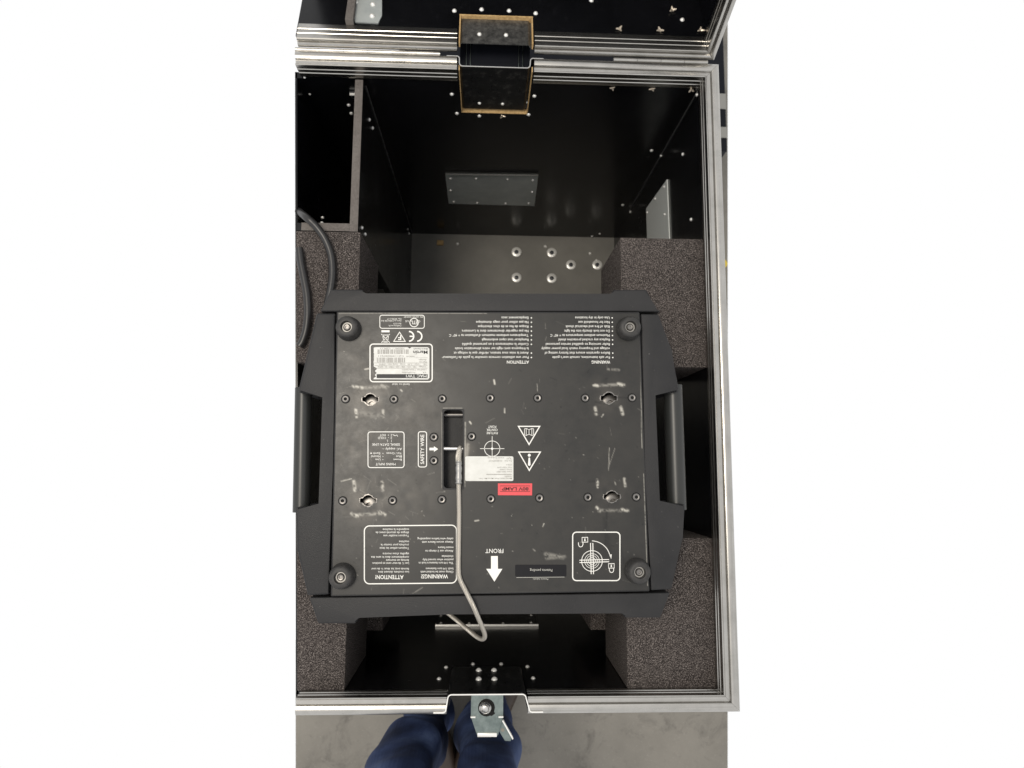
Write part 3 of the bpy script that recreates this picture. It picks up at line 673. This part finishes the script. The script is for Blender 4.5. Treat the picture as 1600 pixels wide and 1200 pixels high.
# rubber feet
FOOT = lathe([(.0185, 0), (.0190, .001), (.0186, .006), (.0170, .016), (.0155, .0195), (.0130, .0210), (.0088, .0208), (.0082, .0190), (.0080, .012), (0, .012)], 32)
WASH = lathe([(.0080, .0122), (.0078, .0138), (.0058, .0138), (.0056, .0126)], 24); FSC = lathe([(.0050, .0124), (.0049, .0150), (.0040, .0158), (.0024, .0156), (.0022, .0135), (0, .0135)], 18)
for u, v in [(541, 510), (985.5, 510), (531, 903), (1000, 895)]:
    c = at(u, v, ZP + .017); c.z = ZP
    ft = link('rubber_foot', FOOT, 'rubber', fx, c); link('foot_washer', WASH, 'washer_steel', ft, c); link('foot_screw', FSC, 'screw_black', ft, c)
    ft.scale = (.83, .83, .83)
# bumpers and side brackets
def body_part(name, top_px, z1, z0, bev, flare=0, m='case_plastic', zpx=None):
    zz = zpx if zpx is not None else z1
    top = [P2(u, v, zz) for u, v in top_px]; cx_ = .0073; cy_ = .019
    lowp = [(x + (x - cx_) * flare, y + (y - cy_) * flare) for x, y in top]
    return link(name, prism(lowp, z0, z1, bev, 3, top), m, fx)
body_part('bumper', [(500, 486.6), (516.5, 452), (567.5, 452), (569.5, 461), (956, 461.5), (958, 452.5), (1010.5, 452.5), (1022, 480), (1033, 486.6)], .0595, -.028, .0022)
body_part('bumper', [(483, 933.5), (497, 974.5), (556, 974.5), (558.5, 962.5), (700, 960), (973.5, 955.5), (976, 965.5), (1032, 965.5), (1047, 926)], .0575, -.028, .0022)
bL = body_part('side_bracket', [(494.5, 489), (524.5, 489), (522.3, 610), (520, 735), (514, 929.5), (480.5, 931), (464.5, 862), (461, 792.5), (501.5, 790.5), (507.5, 617.5), (465, 613)], .0590, -.028, .003)
bR = body_part('side_bracket', [(1000.8, 490), (1029, 490.5), (1050, 548), (1060.5, 606), (1060, 612), (1021, 615), (1028, 785.5), (1070.5, 788), (1067, 840), (1049.5, 921), (1016.8, 923), (1008, 740)], .0590, -.028, .003)
for a_, b_ in (((474.5, 606), (471, 800)), ((1051, 602), (1057.5, 796))):
    bm = bmesh.new(); bm_tube(bm, [at(*a_, .035), at(*b_, .035)], .0108 if a_[0] < 600 else .0125, 24); link('carry_handle', mesh(bm, 60), 'handle_plastic', fx)

# ------------------------------------------------------------------ printing on the base plate
def flat(bm, pts, dz):  # filled polygon
    bm.faces.new([bm.verts.new(P(u, v, dz)) for u, v in pts])
def stroke_path(bm, pts, wd, dz, closed=False):
    n = len(pts); L, Rr = [], []
    for i in range(n):
        a = pts[(i - 1) % n] if closed or i else pts[0]; b = pts[(i + 1) % n] if closed or i < n - 1 else pts[-1]
        tx, ty = b[0] - a[0], b[1] - a[1]; l_ = math.hypot(tx, ty) or 1; nx, ny = -ty / l_ * wd / 2, tx / l_ * wd / 2
        if closed and 0 < n < 6:
            a1 = Vector((pts[i][0] - a[0], pts[i][1] - a[1])).normalized(); b1 = Vector((b[0] - pts[i][0], b[1] - pts[i][1])).normalized()
            k_ = 1 / max(.3, math.sqrt((1 + a1.dot(b1)) / 2)); nx *= k_; ny *= k_
        L.append(bm.verts.new(P(pts[i][0] + nx, pts[i][1] + ny, dz))); Rr.append(bm.verts.new(P(pts[i][0] - nx, pts[i][1] - ny, dz)))
    for i in range(n if closed else n - 1): j = (i + 1) % n; bm.faces.new((L[i], L[j], Rr[j], Rr[i]))
def circ(cu, cv, r, n=28, a0=0, a1=360): return [(cu + r * math.cos(math.radians(a0 + (a1 - a0) * i / n)), cv + r * math.sin(math.radians(a0 + (a1 - a0) * i / n))) for i in range(n + (0 if a1 - a0 == 360 else 1))]
def text(bm, s, u, v, h, width=None, rot=180, align='L', dz=.0004, bold=.004):
    """u,v = anchor (reading start of the baseline) in photo pixels, h = capital height in pixels"""
    cu = bpy.data.curves.new('t', 'FONT'); cu.body = s; cu.resolution_u = 2; cu.size = 1; cu.offset = bold
    o = bpy.data.objects.new('t', cu); C.objects.link(o)
    dg = bpy.context.evaluated_depsgraph_get(); m = bpy.data.meshes.new_from_object(o.evaluated_get(dg))
    co = np.empty(len(m.vertices) * 3); m.vertices.foreach_get('co', co); co = co.reshape(-1, 3)
    if len(co):
        x0, x1 = co[:, 0].min(), co[:, 0].max(); k = h / .70; kx = k if not width else width / (x1 - x0)
        xs = (co[:, 0] - x0) * kx; ys = co[:, 1] * k; Wd = (x1 - x0) * kx
        if align == 'C': xs = xs - Wd / 2
        vs = []
        for x, y in zip(xs, ys):
            if rot == 180: q = (u - x, v + y)
            elif rot == 90: q = (u - y, v - x)
            else: q = (u + x, v - y)
            vs.append(bm.verts.new(P(*q, dz)))
        for f in m.polygons:
            try: bm.faces.new([vs[i] for i in f.vertices])
            except ValueError: pass
    bpy.data.objects.remove(o); bpy.data.curves.remove(cu); bpy.data.meshes.remove(m)
def pmesh(bm):
    for f in bm.faces:
        f.normal_update()
        if f.normal.z < 0: f.normal_flip()
    me = bpy.data.meshes.new('p'); bm.to_mesh(me); bm.free(); return me
D1, D2, D3 = .0004, .0007, .0010
# warning columns
bm = bmesh.new()
text(bm, 'WARNING', 953.5, 563.5, 4.6, 29, bold=.012)
for i, (s_, wd, dot) in enumerate([("For safe instructions, consult user's guide", 90, 1), ('Before operation ensure that factory setting of', 102, 1), ('voltage and frequency match local power supply', 107, 0),
        ('Refer servicing to qualified service personnel', 100, 1), ('Replace any cracked protective shield', 80, 1), ('Maximum ambient temperature ta = 40\u00b0 C', 93, 1), ('Do not look directly into the light', 71, 1),
        ('Risk of fire and electrical shock', 69, 1), ('Not for household use', 49, 1), ('Use only in dry locations', 54, 1)]):
    vv = 556.6 - i * 6.88; text(bm, s_, 953 - i * .05, vv, 3.9, wd)
    if dot: flat(bm, circ(957.5 - i * .1, vv + 2, 1.1, 8), D1)
link('printed_warning_text', pmesh(bm), 'white_print', plate)
bm = bmesh.new()
text(bm, 'ATTENTION', 826.5, 563.5, 4.6, 34.5, bold=.012)
for i, (s_, wd, dot) in enumerate([("Pour une utilisation correcte consulter le guide de l'utilisateur", 135, 1), ('Avant la mise sous tension, v\u00e9rifier que le voltage et', 117, 1), ('la fr\u00e9quence sont r\u00e9gl\u00e9 sur votre alimentation locale', 115, 0),
        ('Confier la maintenance \u00e0 un personnel qualifi\u00e9', 104, 1), ('Remplacer tout capot endommag\u00e9', 73, 1), ("Temp\u00e9rature ambiante maximum d'utilisation ta = 40\u00b0 C", 124, 1), ('Ne pas regarder directement dans le Luminaire', 104, 1),
        ('Risque de feu et de choc \u00e9lectrique', 79, 1), ('Ne pas utiliser pour usage domestique', 82, 1), ('Emplacement secs', 42, 1)]):
    vv = 556.6 - i * 6.88; text(bm, s_, 826 - i * .05, vv, 3.9, wd)
    if dot: flat(bm, circ(830.3, vv + 2, 1.1, 8), D1)
link('printed_attention_text', pmesh(bm), 'white_print', plate)
# approval box, CE, F and bin marks
bm = bmesh.new(); stroke_path(bm, rrect(593.5, 663, 492.5, 513, 3.5), 1.1, D1, True)
text(bm, 'ETL LISTED 3043187', 661, 494.2, 2.1, 30); text(bm, 'C', 656.5, 500.5, 3.4); text(bm, 'US', 638.5, 500.5, 2.8, 5)
stroke_path(bm, circ(647, 504, 6.6, 24), 1.2, D1, True); text(bm, 'ETL', 652.3, 501.2, 5.4, 10.5, bold=.015)
for s_, v, wd in (('Conforms to UL', 508, 20), ('Std 1573', 504.6, 12), ('Cert. to CAN/CSA Std', 500.3, 31), ('No. E598-2-17', 497.3, 22)): text(bm, s_, 627, v, 2.2, wd)
link('printed_approval_mark', pmesh(bm), 'white_print', plate)
bm = bmesh.new()
for cu in (653, 640.3): stroke_path(bm, circ(cu - 1.5, 525.5, 7.6, 18, -88, 88), 2.2, D1)
stroke_path(bm, [(640, 525.5), (645.4, 525.5)], 2.0, D1); link('printed_ce_mark', pmesh(bm), 'white_print', plate)
bm = bmesh.new(); stroke_path(bm, [(624.3, 519), (615.2, 533.4), (633.3, 533.4)], 1.2, D1, True); text(bm, 'F', 627, 523.8, 7.4, 5, bold=.02); link('printed_f_mark', pmesh(bm), 'white_print', plate)
bm = bmesh.new(); flat(bm, [(596, 516), (608.7, 516), (608.7, 519.2), (596, 519.2)], D1)
for l_ in ([(596, 522), (609, 535.5)], [(609, 522), (596, 535.5)], [(598, 524), (599.5, 533), (606, 533), (607, 524)], [(597.5, 523.5), (607.5, 523.5)], [(599, 534.6), (606, 534.6)]): stroke_path(bm, l_, 1.0, D1)
link('printed_bin_mark', pmesh(bm), 'white_print', plate)
# rating label with torn left edge
bm = bmesh.new(); stroke_path(bm, rrect(578.2, 675.3, 537.6, 596.5, 5), 1.8, D1, True); text(bm, 'Serial no. label', 640, 599.2, 2.6, 27); link('printed_label_frame', pmesh(bm), 'white_print', plate)
rs = np.random.default_rng(11)
tear = [(583.5 + (2.5 + rs.random() * 3.0 if 573 < v < 590 else rs.random() * 1.0), v) for v in np.linspace(592.6, 543, 26)]
bm = bmesh.new(); flat(bm, tear + [(588, 542.4), (637, 542.4), (640, 544.6), (643, 542.3)] + [(668.5, 542.5), (671, 545), (671, 590.5), (668.5, 593)], D1)
lab = link('rating_label', pmesh(bm), 'white_sticker', plate)
bm = bmesh.new(); flat(bm, [(588.5, 584.6), (668, 584.6), (668, 590.8), (588.5, 590.8)], D2)
link('label_band', pmesh(bm), 'ink', lab)
bm = bmesh.new(); text(bm, 'MAC TW1', 666.5, 585.4, 4.4, 32, bold=.012, dz=D3); link('label_model_name', pmesh(bm), 'white_sticker', lab)
bm = bmesh.new(); text(bm, 'Martin', 668, 548.0, 5.0, 22.5, bold=.015, dz=D2); text(bm, 'Made in Denmark', 668, 544.3, 1.9, 22, dz=D2)
flat(bm, [(647, 552), (651.5, 554.5), (648.5, 553.2)], D2); link('label_maker_name', pmesh(bm), 'ink', lab)
bm = bmesh.new()
for s_, u, v, wd in (('VA          Fuse/Fusible', 666, 580.9, 38), ('1060VA T20A/500V', 666, 576.5, 38), ('Voltage   100 / 120 / 208 / 230 / 240V, 50 / 60Hz', 666, 572.2, 76), ('Hz     I max. : 5.3A   cos\u03c6   Lamp max. 1200W', 666, 568.2, 74), ('Part no.', 666.5, 564.4, 12), ('design', 666.5, 561.2, 12), ('Serial no.', 648, 556.2, 14), ('CZ11490087611', 631, 555.2, 40), ('700641 -  CSPL13', 632, 543.3, 38)):
    text(bm, s_, u, v, 2.3, wd, dz=D2)
for v in (567, 571.3, 575.4): stroke_path(bm, [(585, v), (668, v)], .45, D2)
stroke_path(bm, [(649, 559), (668, 559)], .4, D2)
for v0, v1, u0, u1 in ((546.0, 553.0, 590, 637), (558.8, 566.2, 589, 632)):
    x = u0
    while x < u1: wd = rs.choice([.6, .9, 1.5]); flat(bm, [(x, v0), (x + wd, v0), (x + wd, v1), (x, v1)], D2); x += wd + rs.choice([.7, 1.0, 1.7])
link('label_small_print', pmesh(bm), 'grey_ink', lab)
# mains input box, safety wire box and arrow
bm = bmesh.new(); stroke_path(bm, rrect(575, 631.4, 674.8, 730.6, 4), 1.3, D1, True)
text(bm, 'MAINS INPUT', 618, 723.4, 3.7, 31)
for a_, b_, v, w1, w2 in (('Brown', '\u2022  Live', 716.6, 13, 12.5), ('Blue', '\u2022  Neutral', 711.7, 9, 19), ('Yel / Green', '\u2022  Earth', 706.8, 24, 16)):
    text(bm, a_, 627.8, v, 3.2, w1); text(bm, b_, 599, v, 3.2, w2)
text(bm, 'AC supply ~', 628, 700, 3.4, 31); text(bm, 'SERIAL DATA LINK', 625, 692.8, 3.7, 44); text(bm, '1', 612, 687.4, 3.4); text(bm, '\u22a5' if False else 'L', 606, 687.4, 3.4, 2); text(bm, '2  -  COLD', 612.5, 682.7, 3.4, 22); text(bm, '3  +  HOT', 612.5, 678.2, 3.4, 19)
stroke_path(bm, [(613.5, 679), (617.5, 681), (620, 679.5), (621.5, 682)], .8, D1)
flat(bm, circ(579.8, 708.2, 1.2, 8), D1)
link('printed_mains_box', pmesh(bm), 'white_print', plate)
bm = bmesh.new(); stroke_path(bm, rrect(653.6, 666.6, 674.5, 729.7, 3.5), 1.3, D1, True); text(bm, 'SAFETY WIRE', 662.6, 725.0, 5.6, 46, rot=90, bold=.01)
flat(bm, [(671, 699.6), (678, 699.6), (678, 697.2), (684.6, 701.7), (678, 706), (678, 703.6), (671, 703.6)], D1)
link('printed_safety_wire_box', pmesh(bm), 'white_print', plate)
# crosshair and caption
bm = bmesh.new(); stroke_path(bm, circ(769, 701, 12, 36), .9, D1, True); stroke_path(bm, [(750, 701), (788, 701)], .8, D1); stroke_path(bm, [(769, 681.5), (769, 720)], .8, D1 + .0001); flat(bm, circ(769, 701, 1.9, 12), D1 + .0002)
for s_, v, wd in (('FIXTURE', 674.8, 17.5), ('CENTER', 669.8, 17), ('POINT', 664.9, 12.5)): text(bm, s_, 769, v, 3.6, wd, align='C')
link('printed_centre_mark', pmesh(bm), 'white_print', plate)
# triangles
bm = bmesh.new(); stroke_path(bm, [(810, 666.2), (843.3, 666.2), (826.7, 694.5)], 1.7, D1, True)
for l_ in ([(819.5, 670), (819.5, 679.5), (822, 680.5), (826.6, 678.5), (831.2, 680.5), (833.8, 679.5), (833.8, 670)], [(826.6, 678.5), (826.6, 671.5), (822.5, 669.5), (819.5, 670)], [(826.6, 671.5), (831, 669.5), (833.8, 670)], [(822.2, 670), (822.2, 680)], [(831, 670), (831, 680)]): stroke_path(bm, l_, .8, D1)
link('printed_manual_triangle', pmesh(bm), 'white_print', plate)
bm = bmesh.new(); stroke_path(bm, [(810.5, 706.3), (844.3, 706.3), (827, 735)], 1.7, D1, True); flat(bm, circ(827, 711.3, 2.3, 14), D1); flat(bm, [(825.9, 715), (828.1, 715), (829, 726), (827.8, 727.8), (826.2, 727.8), (825, 726)], D1)
link('printed_notice_triangle', pmesh(bm), 'white_print', plate)
# asset label without its code, red lamp label
bm = bmesh.new(); flat(bm, rrect(726.8, 802.2, 713, 751.6, 2.5), D1); sl_ = link('asset_label', pmesh(bm), 'white_sticker', plate)
bm = bmesh.new(); text(bm, 'www.2rent.se', 788, 714.4, 2.4, 26, dz=D2); stroke_path(bm, [(760, 741.3), (799.5, 741.3)], 1.0, D2)
stroke_path(bm, [(791.5, 717.3), (794.5, 716.5), (796, 714.3), (797.5, 716.7), (799, 717.4)], .7, D2)
for s_, v, wd in (('Fix Nr.  2140087617', 719.2, 36), ('1521', 725.2, 8), ('Fuse T20A 250V', 729.4, 23), ('Power 1200W', 732.7, 19), ('Input 200-240V', 736.2, 24), ('Sweden', 743.5, 11), ('Moving Head, Wash, Martin Mac TW1', 746.7, 51)): text(bm, s_, 799.5, v, 2.0, wd, dz=D2)
link('asset_label_print', pmesh(bm), 'grey_ink', sl_)
bm = bmesh.new(); flat(bm, [(778, 755.3), (831.5, 755.3), (831.3, 774), (778, 773.7)], D1); rl = link('red_label', pmesh(bm), 'red_sticker', plate)
bm = bmesh.new(); text(bm, '80V LAMP', 826, 761.4, 5.2, 42, dz=D2, bold=.025); stroke_path(bm, [(781.5, 759.2), (828, 759.2), (828, 768), (781.5, 768)], .5, D2, True); link('red_label_text', pmesh(bm), 'dark_red_ink', rl)
# lower warning box
bm = bmesh.new(); bxp = rrect(570.5, 714.5, 820.5, 911, 8)
bxp = [(u + (-1.2 + 2.6 * (v - 820) / -91 * -.0), v + (714 - u) * .009) for u, v in bxp]; stroke_path(bm, bxp, 1.7, D1, True)
text(bm, 'WARNINGS!', 700, 897.6, 6.3, 42, bold=.012); text(bm, 'ATTENTION!', 630.5, 898.6, 6.3, 44, bold=.012)
for s_, v, wd in (('Clamp must be locked with', 892, 51), ('both 1/4 turn fasteners', 887, 43), ('The 1/4 turn fasteners lock in', 878, 54), ('position when turned fully', 873, 48), ('clockwise', 867.7, 18), ('Always use 2 clamps to', 859.4, 44), ('mount fixture', 854, 24), ('Always secure fixture with', 845.5, 49), ('safety wire before suspending', 840.3, 56)): text(bm, s_, 708.3, v, 3.3, wd)
for s_, v, wd in (('Les crochets doivent \u00eatre', 892.2, 48), ('ferm\u00e9s avec les deux \u00bc de tour', 887.3, 59), ('Les \u00bc de tour sont en position', 878.6, 57), ('ferm\u00e9e en tournant', 873.8, 36), ('compl\u00e8tement dans le sens des', 869, 59), ("aiguilles d'une montre", 863.7, 41), ('Toujours utiliser les deux', 855, 46), ('crochets pour monter la', 849.8, 44), ('machine', 844.7, 15.5), ('Toujours installer une', 835.6, 40), ('\u00e9lingue de s\u00e9curit\u00e9 avant de', 830.6, 52), ('suspendre la machine', 825.8, 41)): text(bm, s_, 639, v, 3.3, wd)
link('printed_clamp_warning', pmesh(bm), 'white_print', plate)
# front arrow
bm = bmesh.new(); text(bm, 'FRONT', 786.5, 857.6, 6.6, 28); flat(bm, [(767.2, 868.8), (777.8, 868.8), (778, 888.8), (785, 888.8), (772.5, 908.8), (759.8, 888.8), (767.2, 888.8)], D1)
link('printed_front_arrow', pmesh(bm), 'white_print', plate)
# patents label
bm = bmesh.new(); flat(bm, rrect(805, 885, 882.4, 901, 2), D1); pl_ = link('patents_label', pmesh(bm), 'black_sticker', plate)
bm = bmesh.new(); text(bm, 'Patents pending', 863, 889.2, 4.0, 35, dz=D2); stroke_path(bm, [(807, 902.4), (882, 901.6)], .7, D2); text(bm, 'Patent labels:', 856.5, 903.6, 2.5, 24, dz=D1); link('patents_text', pmesh(bm), 'pale_print', pl_)
# lock diagram
bm = bmesh.new(); stroke_path(bm, rrect(894.8, 968.6, 831.5, 907.2, 6), 1.7, D1, True); link('printed_diagram_frame', pmesh(bm), 'white_print', plate)
bm = bmesh.new()
for r_0, w_0 in ((16.2, 1.0), (11.5, .7), (8.5, .7), (5.5, .7)): stroke_path(bm, circ(925, 876.5, r_0, 32), w_0, D1, True)
stroke_path(bm, [(922.7, 848.5), (926.3, 848.5), (927.3, 897), (923.7, 897)], .9, D1 + .0001, True); stroke_path(bm, [(905.5, 875.3), (951.5, 874.3), (951.7, 877.7), (905.6, 879)], .9, D1 + .0002, True)
stroke_path(bm, [(923.5 + 30 * math.sin(a), 873.5 - 28.5 * math.cos(a)) for a in np.linspace(.05, 1.42, 14)], 1.1, D1); flat(bm, [(952.3, 866.5), (955.8, 866.3), (955, 873.6)], D1)
stroke_path(bm, [(909.5, 839.8), (918.3, 839.5), (918.4, 847), (909.6, 847.2)], .9, D1, True); stroke_path(bm, [(903.8, 847.5), (903.9, 851), (905.2, 854), (907.5, 854.6), (909.8, 853.6), (911, 850.5), (911, 847.5)], 1.1, D1)
flat(bm, [(912.5, 841.5), (915.3, 841.5), (914.4, 843.5), (915.5, 845.5), (912.3, 845.5), (913.3, 843.5)], D1)
stroke_path(bm, [(950.8, 880.8), (959.6, 880.5), (959.8, 887.6), (951, 887.8)], .9, D1, True); stroke_path(bm, [(952, 888.5), (952.2, 891.5), (953.6, 894), (955.6, 894.6), (957.6, 894), (958.8, 891.5), (958.8, 888.3)], 1.1, D1)
flat(bm, [(953.8, 882.3), (956.6, 882.3), (955.7, 884.3), (956.8, 886.2), (953.6, 886.2), (954.6, 884.3)], D1)
link('printed_lock_diagram', pmesh(bm), 'white_print', plate)

# ------------------------------------------------------------------ safety wire, twisted strands
base = P(716, 760, .003)
sw = empty('safety_wire', base, 'twisted steel safety wire looped from the slot over the front edge of the stage light', 'safety wire')
wpath = spline([P(718.5, 701, .000), P(716.8, 722, .002), P(716.6, 756, .0035), P(717.3, 800, .0032), P(716.8, 850, .0032), P(716.4, 890, .0034), P(719, 906, .0038), P(728, 924, .005), P(738, 944, .008), at(747.5, 966, .060), at(755, 984, .045), at(757.5, 994, .034), at(753.5, 998.5, .025), at(744, 994, .016), at(728, 981, .006), at(710, 966, -.004), at(690, 950, -.010)], 16)
fr = frames(wpath); L = 0; bm = bmesh.new(); NS = 6; cum = [0]
for a, b in zip(wpath, wpath[1:]): cum.append(cum[-1] + (b - a).length)
for s_ in range(NS):
    pts = [p + (u * math.cos(2 * math.pi * s_ / NS + cum[i] * 330) + v * math.sin(2 * math.pi * s_ / NS + cum[i] * 330)) * .0021 for i, (p, (u, v)) in enumerate(zip(wpath, fr))]
    bm_tube(bm, pts, .00098, 6)
bm_tube(bm, wpath, .0013, 6)
link('wire_strands', mesh(bm, 60), 'wire_steel', sw)
fer = [P(717, 723, .002), P(716.8, 727, .0025), P(716.7, 752, .003), P(716.6, 756.5, .003)]
bm = bmesh.new(); fp_ = spline(fer, 8); bm_tube(bm, fp_, lambda i: (.0034, .0040, .0042, .0039)[i % 4], 14); link('crimp_ferrule', mesh(bm, 60), 'ferrule', sw)
bm = bmesh.new(); bm_tube(bm, spline([P(714.5, 724, .000), P(714.2, 712, .002), P(718, 699.5, -.001), P(721.5, 700.5, -.006), P(720.5, 712, -.006), P(719.5, 724, -.001)], 8), .0022, 8); link('wire_eye', mesh(bm, 60), 'wire_steel', sw)

# ------------------------------------------------------------------ power cables on the left foam
def cable(pts, label):
    p0 = Vector(pts[0]); bm = bmesh.new(); bm_tube(bm, [p - p0 for p in spline(pts, 12)], .0055, 14)
    o = link('power_cable', mesh(bm, 60), 'cable_rubber', None, p0); o['label'] = label; o['category'] = 'cable'; o['group'] = 'black cables at the left'; return o
cable([at(466.5, 330, -.045), at(479, 340, -.018), at(494, 354, -.018), at(508, 374, -.021), at(517, 398, -.023), at(519.5, 425, -.024), at(517, 450, -.024), at(512, 475, -.024), at(508, 505, -.024)], 'black cable arching over the rear left foam, nearer the divider')
cable([at(467.5, 388, -.024), at(470, 408, -.024), at(474.5, 432, -.024), at(479.5, 460, -.024), at(481, 490, -.024), at(478.5, 515, -.024), at(473, 533, -.024), at(468, 541, -.024)], 'black cable on the rear left foam beside the left bracket, at the picture edge')

# ------------------------------------------------------------------ the person standing in front: trouser legs and shoes
pe = empty('person', (-.06, -.62, ZF), 'person in blue jeans and brown shoes standing in front of the case', 'person')
me = bpy.data.meshes.new('trousers'); HIP = Vector((-.065, -.56, .10))
vs = [HIP, (-.065, -.56, .20), (-.130, -.55, .02), (-.127, -.515, -.20), (-.121, -.498, -.36), (-.122, -.530, -.55), (-.128, -.575, -.77), (.008, -.55, .02), (.007, -.515, -.20), (.008, -.505, -.36), (.014, -.535, -.55), (.018, -.580, -.77)]
ed = [(0, 1), (0, 2), (2, 3), (3, 4), (4, 5), (5, 6), (0, 7), (7, 8), (8, 9), (9, 10), (10, 11)]
me.from_pydata([Vector(v) for v in vs], ed, [])
tr = link('trousers', me, 'denim', pe); md = tr.modifiers.new('s', 'SKIN'); sv = me.skin_vertices[0].data
for i, r0 in enumerate([.12, .12, .072, .060, .053, .050, .050, .072, .060, .053, .050, .050]): sv[i].radius = (r0, r0)
sv[0].use_root = True
sb = tr.modifiers.new('u', 'SUBSURF'); sb.levels = sb.render_levels = 4
tx = bpy.data.textures.new('folds', 'CLOUDS'); tx.noise_scale = .10; tx.noise_depth = 1
dm = tr.modifiers.new('d', 'DISPLACE'); dm.texture = tx; dm.strength = .050; dm.mid_level = .5
for sx, ang in ((-.128, .30), (.018, -.42)):
    bm = bmesh.new(); prev = None
    prof = [(-.17, .034, .05), (-.15, .040, .085), (-.05, .038, .09), (.03, .044, .07), (.085, .046, .055), (.115, .034, .045), (.125, .015, .03)]
    rings = []
    for y, hw, hh in prof: rings.append([bm.verts.new((hw * math.copysign(abs(math.cos(a)) ** .7, math.cos(a)), y, max(0, hh * .5 + hh * .5 * math.copysign(abs(math.sin(a)) ** .7, math.sin(a))))) for a in np.linspace(0, 2 * math.pi, 17)[:-1]])
    for a, b in zip(rings, rings[1:]):
        for i in range(16): bm.faces.new((a[i], a[(i + 1) % 16], b[(i + 1) % 16], b[i]))
    bm.faces.new(rings[0][::-1]); bm.faces.new(rings[-1])
    bmesh.ops.rotate(bm, verts=bm.verts, cent=(0, 0, 0), matrix=Matrix.Rotation(ang, 3, 'Z')); bmesh.ops.translate(bm, verts=bm.verts, vec=(sx, -.60, ZF + .002))
    link('shoe', mesh(bm, 60), 'shoe_leather', pe)

# ------------------------------------------------------------------ what shows past the right side of the case
zt = ZF + .11; xr = at(1136.5, 232, zt).x; y0 = at(1128, 236, zt).y
nb = empty('storage_case', (xr - .3, 1.2, ZF), 'low dark storage case with pale metal bands on the floor behind the flight case', 'case')
link('body', box(-.22, xr, y0, 1.75, ZF + .002, zt, .004), 'far_case_black', nb)
for v0, v1 in ((171, 147), (216, 199)): link('edge_band', box(-.22, xr, at(1128, v0, zt).y, at(1128, v1, zt).y, zt + .0005, zt + .003, .001), 'band_metal', nb)
p = at(1125, 408, ZF)
bm = bmesh.new(); bm_tube(bm, spline([p + Vector((-.05, .006, .008)), p + Vector((-.02, .012, .012)), p + Vector((.0, -.01, .010)), p + Vector((.006, -.006, .008))], 8), .013, 10)
o = link('ratchet_strap', mesh(bm, 60), 'yellow_strap'); o['label'] = 'small yellow strap end lying on the concrete right of the case'; o['category'] = 'strap'
